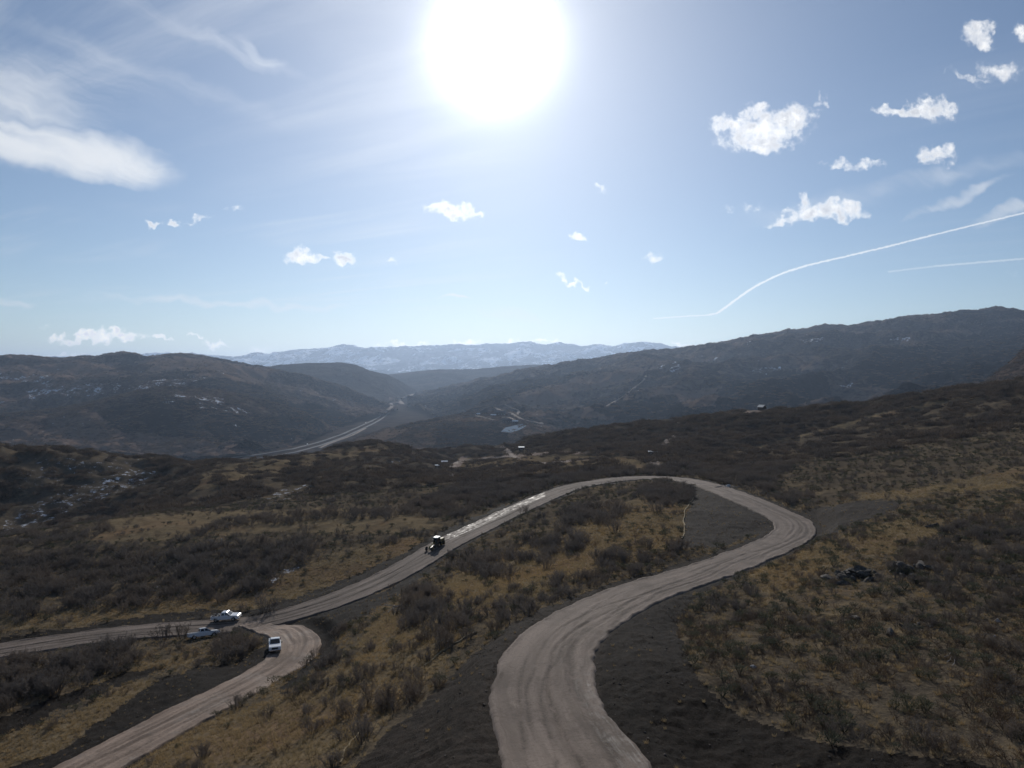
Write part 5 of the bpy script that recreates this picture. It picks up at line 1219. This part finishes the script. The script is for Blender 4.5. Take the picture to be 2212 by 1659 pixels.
_k = (reg[_w, _u] > 0) & (dA[_w, _u] > hA[_w, _u] - 0.4) & (dC[_w, _u] > hC[_w, _u] - 0.3) & (rgv.random(_X.shape) < np.clip(0.28 + 0.7 * fbm(_X / 4, _Y / 4, 2), 0, 1)); _n = _k.sum()
_s = 0.04 + 0.11 * rgv.random(_n) ** 3.0
scatter('soil_clods', CLOD, np.stack([_X[_k], _Y[_k], _z[_k]], 1), np.stack([_s * 1.3, _s, _s * 0.8], 1), rgv.random(_n) * 6.283, label='loose clods and stones on the turned soil banks', category='clods')
_k = (reg[_w, _u] > 0) & (dA[_w, _u] > hA[_w, _u] + 0.3) & (dC[_w, _u] > hC[_w, _u] + 0.3) & (rgv.random(_X.shape) < np.clip(0.05 + 0.25 * fbm(_X / 7 + 4, _Y / 7, 2), 0, 1)); _n = _k.sum(); _s = 0.18 + 0.25 * rgv.random(_n)
scatter('bank_weeds', TUFT, np.stack([_X[_k], _Y[_k], _z[_k]], 1), np.stack([_s, _s, _s], 1), rgv.random(_n) * 6.283, label='sparse dry weeds on the turned soil banks', category='weeds')
# dead branches, brush pile
M_deadwood = simple_mat('bleached_deadwood', (0.36, 0.32, 0.28), 0.9, var=0.3, scale=3)
def brush_pile(label, px, py, d, n, L_, seed):
    p = seat(px, py, d); t = thing('brush_pile', label, 'brush pile', p); rg = np.random.default_rng(seed)
    for i in range(n):
        a = rg.normal() * 0.5 + (0.3 if i % 3 else 1.6); c = np.array([rg.normal() * L_ * 0.3, rg.normal() * L_ * 0.2, 0.15 + 0.5 * rg.random()]); l = L_ * (0.35 + 0.4 * rg.random())
        v = np.array([math.cos(a), math.sin(a), rg.normal() * 0.15]) * l / 2
        BM().tube(c - v, c + v, 0.07 + 0.05 * rg.random(), 0.03, 6).done('stick', M_deadwood, t)
brush_pile('heap of bleached sticks on dark soil below the left road', 862, 1292, 127, 14, 4.0, 2)
brush_pile('heap of pale logs on the verge of the far road bend', 1580, 1052, 246, 10, 5.0, 3)
for k, (px, py, d) in enumerate([(2048, 1440, 70), (2052, 1452, 68.5), (2062, 1462, 67.5)]):
    p = seat(px, py, d); b = BM(); b.tube((-0.5, 0, 0.35), (0.1, 0.05, 0.42), 0.03, 0.025, 6); b.tube((0.1, 0.05, 0.42), (0.55, 0.2, 0.60), 0.025, 0.012, 6)
    o = b.done('dead_branch', M_deadwood, None, p); o.rotation_euler = (0, 0, 0.3 + 0.2 * k); o['label'] = ['upper', 'middle', 'lowest'][k] + ' of three bleached branches lying in the dark brush at right'; o['category'] = 'branch'; o['group'] = 'bleached branches in the brush'
# straw wattles along the edges of the turned soil
M_straw = simple_mat('straw_wattle', (0.32, 0.26, 0.17), 0.95, spec=0.05, var=0.3, scale=4)
def wattle(label, line, r):
    c = np.array(line, float); n = 50; s = np.linspace(0, len(c) - 1, n); px = np.interp(s, np.arange(len(c)), c[:, 0]); py = np.interp(s, np.arange(len(c)), c[:, 1])
    px = px + 1.6 * np.sin(s * 5.0)
    pts_ = np.array([hit_near(a, b, 40, 330) for a, b in zip(px, py)])
    k = np.array([.25, .5, .25])
    for ax in (0, 1): pts_[1:-1, ax] = np.convolve(pts_[:, ax], k, 'valid')
    pts_[:, 2] = zinterp(pts_[:, 0], pts_[:, 1])[0] + r * 0.8
    tn = np.gradient(pts_, axis=0); tn /= np.linalg.norm(tn, axis=1)[:, None]; sd_ = np.cross(tn, (0, 0, 1)); sd_ /= np.linalg.norm(sd_, axis=1)[:, None]; up = np.cross(sd_, tn)
    rr = r * (1 + 0.18 * np.sin(np.arange(n) * 2.1))[:, None]
    ring = [pts_ + rr * (sd_ * math.cos(a) + up * math.sin(a)) for a in np.linspace(0, 2 * math.pi, 9)]
    me = raw_mesh('straw_wattle', np.stack(ring, 1).reshape(-1, 3), grid_faces(n, 9))
    o = link('straw_wattle', me, M_straw); o['label'] = label; o['category'] = 'erosion barrier'; o['group'] = 'straw wattles along the turned soil'
wattle('pale straw wattle winding down beside the grey soil inside the far bend', [(1486,1064),(1498,1070),(1494,1084),(1482,1098),(1478,1112),(1477,1130),(1480,1146),(1473,1164)], 0.15)
wattle('straw wattle lying along the top of the grey bank left of the main road', [(917,1439),(954,1409),(975,1395),(997,1383),(1014,1372),(1031,1366)], 0.11)
wattle('straw wattle at the bottom edge of the photo left of the main road', [(735,1650),(745,1622),(757,1606),(772,1590),(787,1573)], 0.10)
# survey stake
p = seat(479, 1166, 216); t = thing('survey_stake', 'white survey stake standing in the grass above the left road', 'stake', p)
BM().box(-0.06, 0.06, -0.06, 0.06, -0.2, 1.3).done('post', simple_mat('white_stake', (0.8, 0.8, 0.78), 0.6), t); BM().box(-0.065, 0.065, -0.065, 0.065, 1.302, 1.5).done('ribbon', simple_mat('orange_ribbon', (0.6, 0.2, 0.05), 0.6), t)

# ------------------------------------------------------------------ sheds, lodge buildings
M_wall = simple_mat('dark_timber_wall', (0.065, 0.055, 0.048), 0.85, var=0.2, scale=0.6)
M_roofw = simple_mat('snowy_metal_roof', (0.66, 0.68, 0.70), 0.5, var=0.1, scale=0.3)
M_roofd = simple_mat('dark_shingle_roof', (0.06, 0.06, 0.062), 0.85, var=0.2, scale=0.5)
M_door = simple_mat('brown_door', (0.10, 0.07, 0.05), 0.7)
def house(name, label, cat, loc, rotz, L_, Wd, h, rise, roof, nwin=2, group=None):
    t = thing(name, label, cat, loc - np.array([0, 0, 0.3]), rotz, group)
    b = BM(); b.prism([(-L_ / 2, -2.0), (L_ / 2, -2.0), (L_ / 2, h), (-L_ / 2, h)], -Wd / 2, Wd / 2); b.done('wall', M_wall, t)
    e = 0.06 * Wd + 0.25
    g = BM()
    for s in (-1, 1):
        a = [(-L_ / 2 - e, 0, h + rise), (L_ / 2 + e, 0, h + rise), (L_ / 2 + e, s * (Wd / 2 + e), h - rise * e / Wd * 2 + 0.02), (-L_ / 2 - e, s * (Wd / 2 + e), h - rise * e / Wd * 2 + 0.02)]
        g.hexa(a, [(x, y, z + 0.22) for x, y, z in a])
    g.done('roof', roof, t)
    for s in (-1, 1):
        g = BM(); v = [g.b.verts.new(q) for q in ((s * L_ / 2, -Wd / 2, h), (s * L_ / 2, Wd / 2, h), (s * L_ / 2, 0, h + rise))]; g.b.faces.new(v); g.done('gable', M_wall, t)
    for i in range(nwin):
        x = -L_ / 2 + L_ * (i + 0.5) / nwin
        w = BM().box(x - L_ * 0.22 / nwin, x + L_ * 0.22 / nwin, -Wd / 2 - 0.08, -Wd / 2 + 0.02, h * 0.42, h * 0.8).done('window', M_glass, t)
        BM().box(x - L_ * 0.26 / nwin, x + L_ * 0.26 / nwin, -Wd / 2 - 0.12, -Wd / 2 - 0.003, h * 0.36, h * 0.415).done('sill', M_roofw, w)
    BM().box(L_ * 0.30, L_ * 0.30 + 1.1, -Wd / 2 - 0.06, -Wd / 2 + 0.02, 0.3, 2.3).done('door', M_door, t)
    return t
house('shed', 'small dark shed with a pale roof beside the nearer farm track', 'shed', hit_near(960, 1003, 500, 1000), 0.1, 4.6, 3.4, 2.6, 0.7, M_roofw, 1)
house('shed', 'low pale roofed hut just below the nearer shed', 'shed', hit_near(944, 1008, 500, 1000), 0.3, 2.6, 2.0, 1.4, 0.4, M_roofw, 1)
house('shed', 'dark square shed with pale roof at the end of the farm track', 'shed', hit_near(1126, 972, 500, 1100), 0.1, 5.2, 4.2, 3.2, 0.7, M_roofw, 1)
house('shed', 'long low shed with a bright roof in the dark brush', 'shed', hit_near(1415, 980, 340, 800), -0.06, 7.8, 2.4, 1.6, 0.35, M_roofw, 3)
house('cabin', 'cabin with a white gable roof alone on the dark ridge', 'house', hit_near(1646, 886, 450, 800) + np.array([0, 0, 1.0]), 2.1, 6.0, 5.0, 2.6, 1.8, simple_mat('dull_metal_roof', (0.38, 0.39, 0.40), 0.6), 2)
for k, (px, py, L_, Wd, h, rs, rf, rot, lb) in enumerate([
    (1080, 897, 40, 22, 11, 6, M_roofd, 0.05, 'large dark block of the lodge cluster in the valley'), (1046, 893, 30, 12, 7, 4, M_roofd, 0.0, 'long dark wing left of the large lodge block'), (1033, 897, 12, 8, 5, 3, M_roofw, 0.4, 'small bright roofed house at the left end of the lodge cluster'),
    (1066, 900, 18, 10, 6, 3, M_roofw, -0.2, 'pale roofed house just below the large lodge block'), (1095, 912, 30, 14, 7, 4, M_roofd, 0.1, 'dark roofed lodge in front by the frozen pond'), (1088, 897, 12, 9, 5, 3, M_roofw, 0.2, 'small pale roofed house right of the large lodge block'), (1110, 913, 26, 10, 5, 3, M_roofw, -0.1, 'long snowy roofed lodge house nearest the frozen pond')]):
    p = hit_sheet(px, py, RD)
    if p is not None: house('lodge', lb, 'building', p, rot, L_, Wd, h, rs, rf, 4, 'lodge buildings in the valley')
# frozen pond
pp = [(1082,934),(1092,925),(1108,921),(1128,917),(1142,916),(1136,922),(1122,930),(1104,936)]
cpt = hit_sheet(1110, 927, RD)
if cpt is not None:
    ring = []
    for (a, b_) in pp:
        q = hit_sheet(a, b_, RD); ring.append(q if q is not None else cpt)
    g = bmesh.new(); vs = [g.verts.new((q[0], q[1], q[2] + 2.0)) for q in ring]; cv = g.verts.new(tuple(np.mean(ring, 0) + np.array([0, 0, 2.0])))
    for i in range(len(vs)): g.faces.new((vs[i], vs[(i + 1) % len(vs)], cv))
    bmesh.ops.recalc_face_normals(g, faces=g.faces); me = bpy.data.meshes.new('pond'); g.to_mesh(me); g.free()
    link('pond', me, simple_mat('pond_ice', (0.22, 0.27, 0.32), 0.9, spec=0.0, var=0.2, scale=0.03), kind='structure')

# ------------------------------------------------------------------ brush and trees on the far hills
def sheet_points(name, n, seed, dens, names_px=None):
    me = bpy.data.objects[name].data; co = np.empty(len(me.vertices) * 3, np.float32); me.vertices.foreach_get('co', co); co = co.reshape(-1, 3)
    fi = np.empty(len(me.loops), np.int32); me.loops.foreach_get('vertex_index', fi); fi = fi.reshape(-1, 4)
    rg = np.random.default_rng(seed); q = co[fi]; ar = np.linalg.norm(np.cross(q[:, 1] - q[:, 0], q[:, 3] - q[:, 0]), axis=1)
    vx, vy = project(q[:, 0, 0], q[:, 0, 1], q[:, 0, 2]); ar = ar * ((vx > -60) & (vx < W0 + 60))
    k = rg.choice(len(fi), n, p=ar / ar.sum()); a, b = rg.random((2, n, 1))
    p = q[k, 0] * (1 - a) * (1 - b) + q[k, 1] * a * (1 - b) + q[k, 2] * a * b + q[k, 3] * (1 - a) * b
    return p[rg.random(n) < np.clip(dens(p), 0, 1)]
for nm, src, n, s0 in (('far_brush_left', 'brushy_hill', 26000, 5.0), ('far_brush_spur', 'brushy_spur', 14000, 4.5), ('far_brush_ridge', 'wooded_ridge', 42000, 5.5), ('bench_brush', 'valley_bench', 6000, 4.0), ('dry_spur_brush', 'dry_spur', 4000, 3.2)):
    p = sheet_points(src, n, len(nm), lambda q: 0.45 + 0.9 * fbm(q[:, 0] / 160, q[:, 1] / 160, 3)); m_ = len(p); s = s0 * (0.6 + 0.8 * rgv.random(m_))
    scatter(nm, CLUMP, p - np.array([0, 0, 0.6]), np.stack([s * 1.3, s * 1.3, s], 1), rgv.random(m_) * 6.283, label='dark brush spread over the ' + src.replace('_', ' '), category='brush')
def conifer_mesh(seed):
    rg = np.random.default_rng(seed); tb = TB(); tb.stick((0, 0, -0.05), (0, 0, 0.95), 0.02, 0.004)
    for i in range(130):
        h = 0.10 + 0.88 * rg.random() ** 1.1; r = 0.20 * (1.02 - h) * (0.8 + 0.4 * rg.random()) + 0.012; a = rg.random() * 6.283
        p = np.array([0, 0, h]); q = np.array([r * math.cos(a), r * math.sin(a), h - 0.05 - 0.05 * rg.random()]); tb.blade(p * 0.3 + q * 0.7, q, 0.001, rg)
        side = np.array([-math.sin(a), math.cos(a), 0]) * 0.05 * (1.1 - h); tb.tri(p, q - side, q + side)
    return tb.mesh('conifer', M_conifer)
CON = [conifer_mesh(900 + i) for i in range(3)]
rgc = np.random.default_rng(77); cx = np.array(crestR)
ORD = ['first', 'second', 'third', 'fourth', 'fifth', 'sixth', 'seventh', 'eighth', 'ninth', 'tenth', 'eleventh', 'twelfth', 'thirteenth', 'fourteenth', 'fifteenth', 'sixteenth']
rows = [('along the notch of the right ridge crest', 'conifers along the ridge notch', [1845 + 7.2 * i + rgc.normal() * 1.2 for i in range(16)]), ('on the highest top of the right ridge', 'conifers on the ridge top', sorted(1965 + 235 * rgc.random(14))), ('on the long falling crest of the right ridge', 'conifers on the falling crest', [1602, 1640, 1668, 1701])]
rows.append(('in the saddle of the left hill crest', 'conifers on the left hill', [203, 209, 214, 221])); cl_ = np.array(crestL)
for where, gp, xs_ in rows:
    for k, x in enumerate(xs_):
        lf = 'left hill' in where; cc = cl_ if lf else cx
        y = np.interp(x, cc[:, 0], cc[:, 1]) + 3 + 3 * rgc.random(); p = hit_sheet(x, y, ['brushy_hill'] if lf else RD)
        if p is None: continue
        h = (20 + 12 * rgc.random()) * (0.6 if lf else 1.0); o = bpy.data.objects.new('conifer_tree', CON[k % 3]); C.objects.link(o)
        o.location = p - np.array([0, 0, 0.5]); o.scale = (h, h, h); o.rotation_euler = (0, 0, rgc.random() * 6)
        o['label'] = f'{ORD[k]} dark conifer from the left {where}'; o['category'] = 'tree'; o['group'] = gp
p = sheet_points('wooded_ridge', 16000, 5, lambda q: (fbm(q[:, 0] / 420 + 7, q[:, 1] / 420, 3) > 0.22) * 0.75 * (q[:, 2] > CZ - 60)); s = 9 + 8 * rgv.random(len(p))
scatter('ridge_conifer_woods', CON, p - np.array([0, 0, 0.5]), np.stack([s * 1.2, s * 1.2, s], 1), rgv.random(len(p)) * 6.283, label='dark conifer woods in patches on the right ridge', category='woods')

# lorries on the highway
def lorry(label, px, py, col):
    p = hit_sheet(px, py, FL)
    if p is None: return
    q = hit_sheet(px + 6, py - 3.2, FL); a = math.atan2(q[1] - p[1], q[0] - p[0]) if q is not None else 0.9
    t = thing('lorry', label, 'lorry', p + np.array([0, 0, 1.7]), a, 'lorries on the highway')
    BM().box(-9, 4.5, -1.3, 1.3, 1.1, 4.1, 0.05).done('trailer', simple_mat('lorry_box', col, 0.4), t); BM().box(5.0, 7.6, -1.2, 1.2, 0.8, 3.6, 0.2).done('cab', M_white, t)
    for x in (-7.5, -6.2, 3.0, 4.2, 6.8):
        for s in (-1, 1): BM().tube((x, s * 0.95, 0.5), (x, s * 1.25, 0.5), 0.5, 0.5, 12).done('wheel', M_rubber, t)
lorry('white lorry on the near stretch of the valley highway', 664, 962, (0.75, 0.75, 0.75))
lorry('pale lorry farther along the valley highway bend', 790, 915, (0.6, 0.6, 0.6))

# ------------------------------------------------------------------ haze
def haze():
    m = bpy.data.materials.new('haze'); m.use_nodes = True; t = NT(m.node_tree); t.n.clear()
    out = t.new('ShaderNodeOutputMaterial'); v = t.new('ShaderNodeVolumePrincipled')
    v.inputs['Color'].default_value = (0.57, 0.735, 1.0, 1); v.inputs['Density'].default_value = 3.7e-5; v.inputs['Anisotropy'].default_value = 0.52
    t.l.new(v.outputs[0], out.inputs['Volume'])
    zs = [v for o in C.objects if o.type == 'MESH' and o.get('kind') == 'structure' for v in (min(c[2] for c in o.bound_box), max(c[2] for c in o.bound_box))]
    x0, x1, y0, y1, z0, z1 = -60000, 60000, -1000, 43000, min(zs) - 1.0, max(zs) + 20.0
    vs = np.array([(x, y, z) for x in (x0, x1) for y in (y0, y1) for z in (z0, z1)])
    fs = np.array([(0, 1, 3, 2), (4, 6, 7, 5), (0, 4, 5, 1), (2, 3, 7, 6), (0, 2, 6, 4), (1, 5, 7, 3)])
    link('haze', raw_mesh('haze', vs, fs, False), m, kind='stuff')
haze()
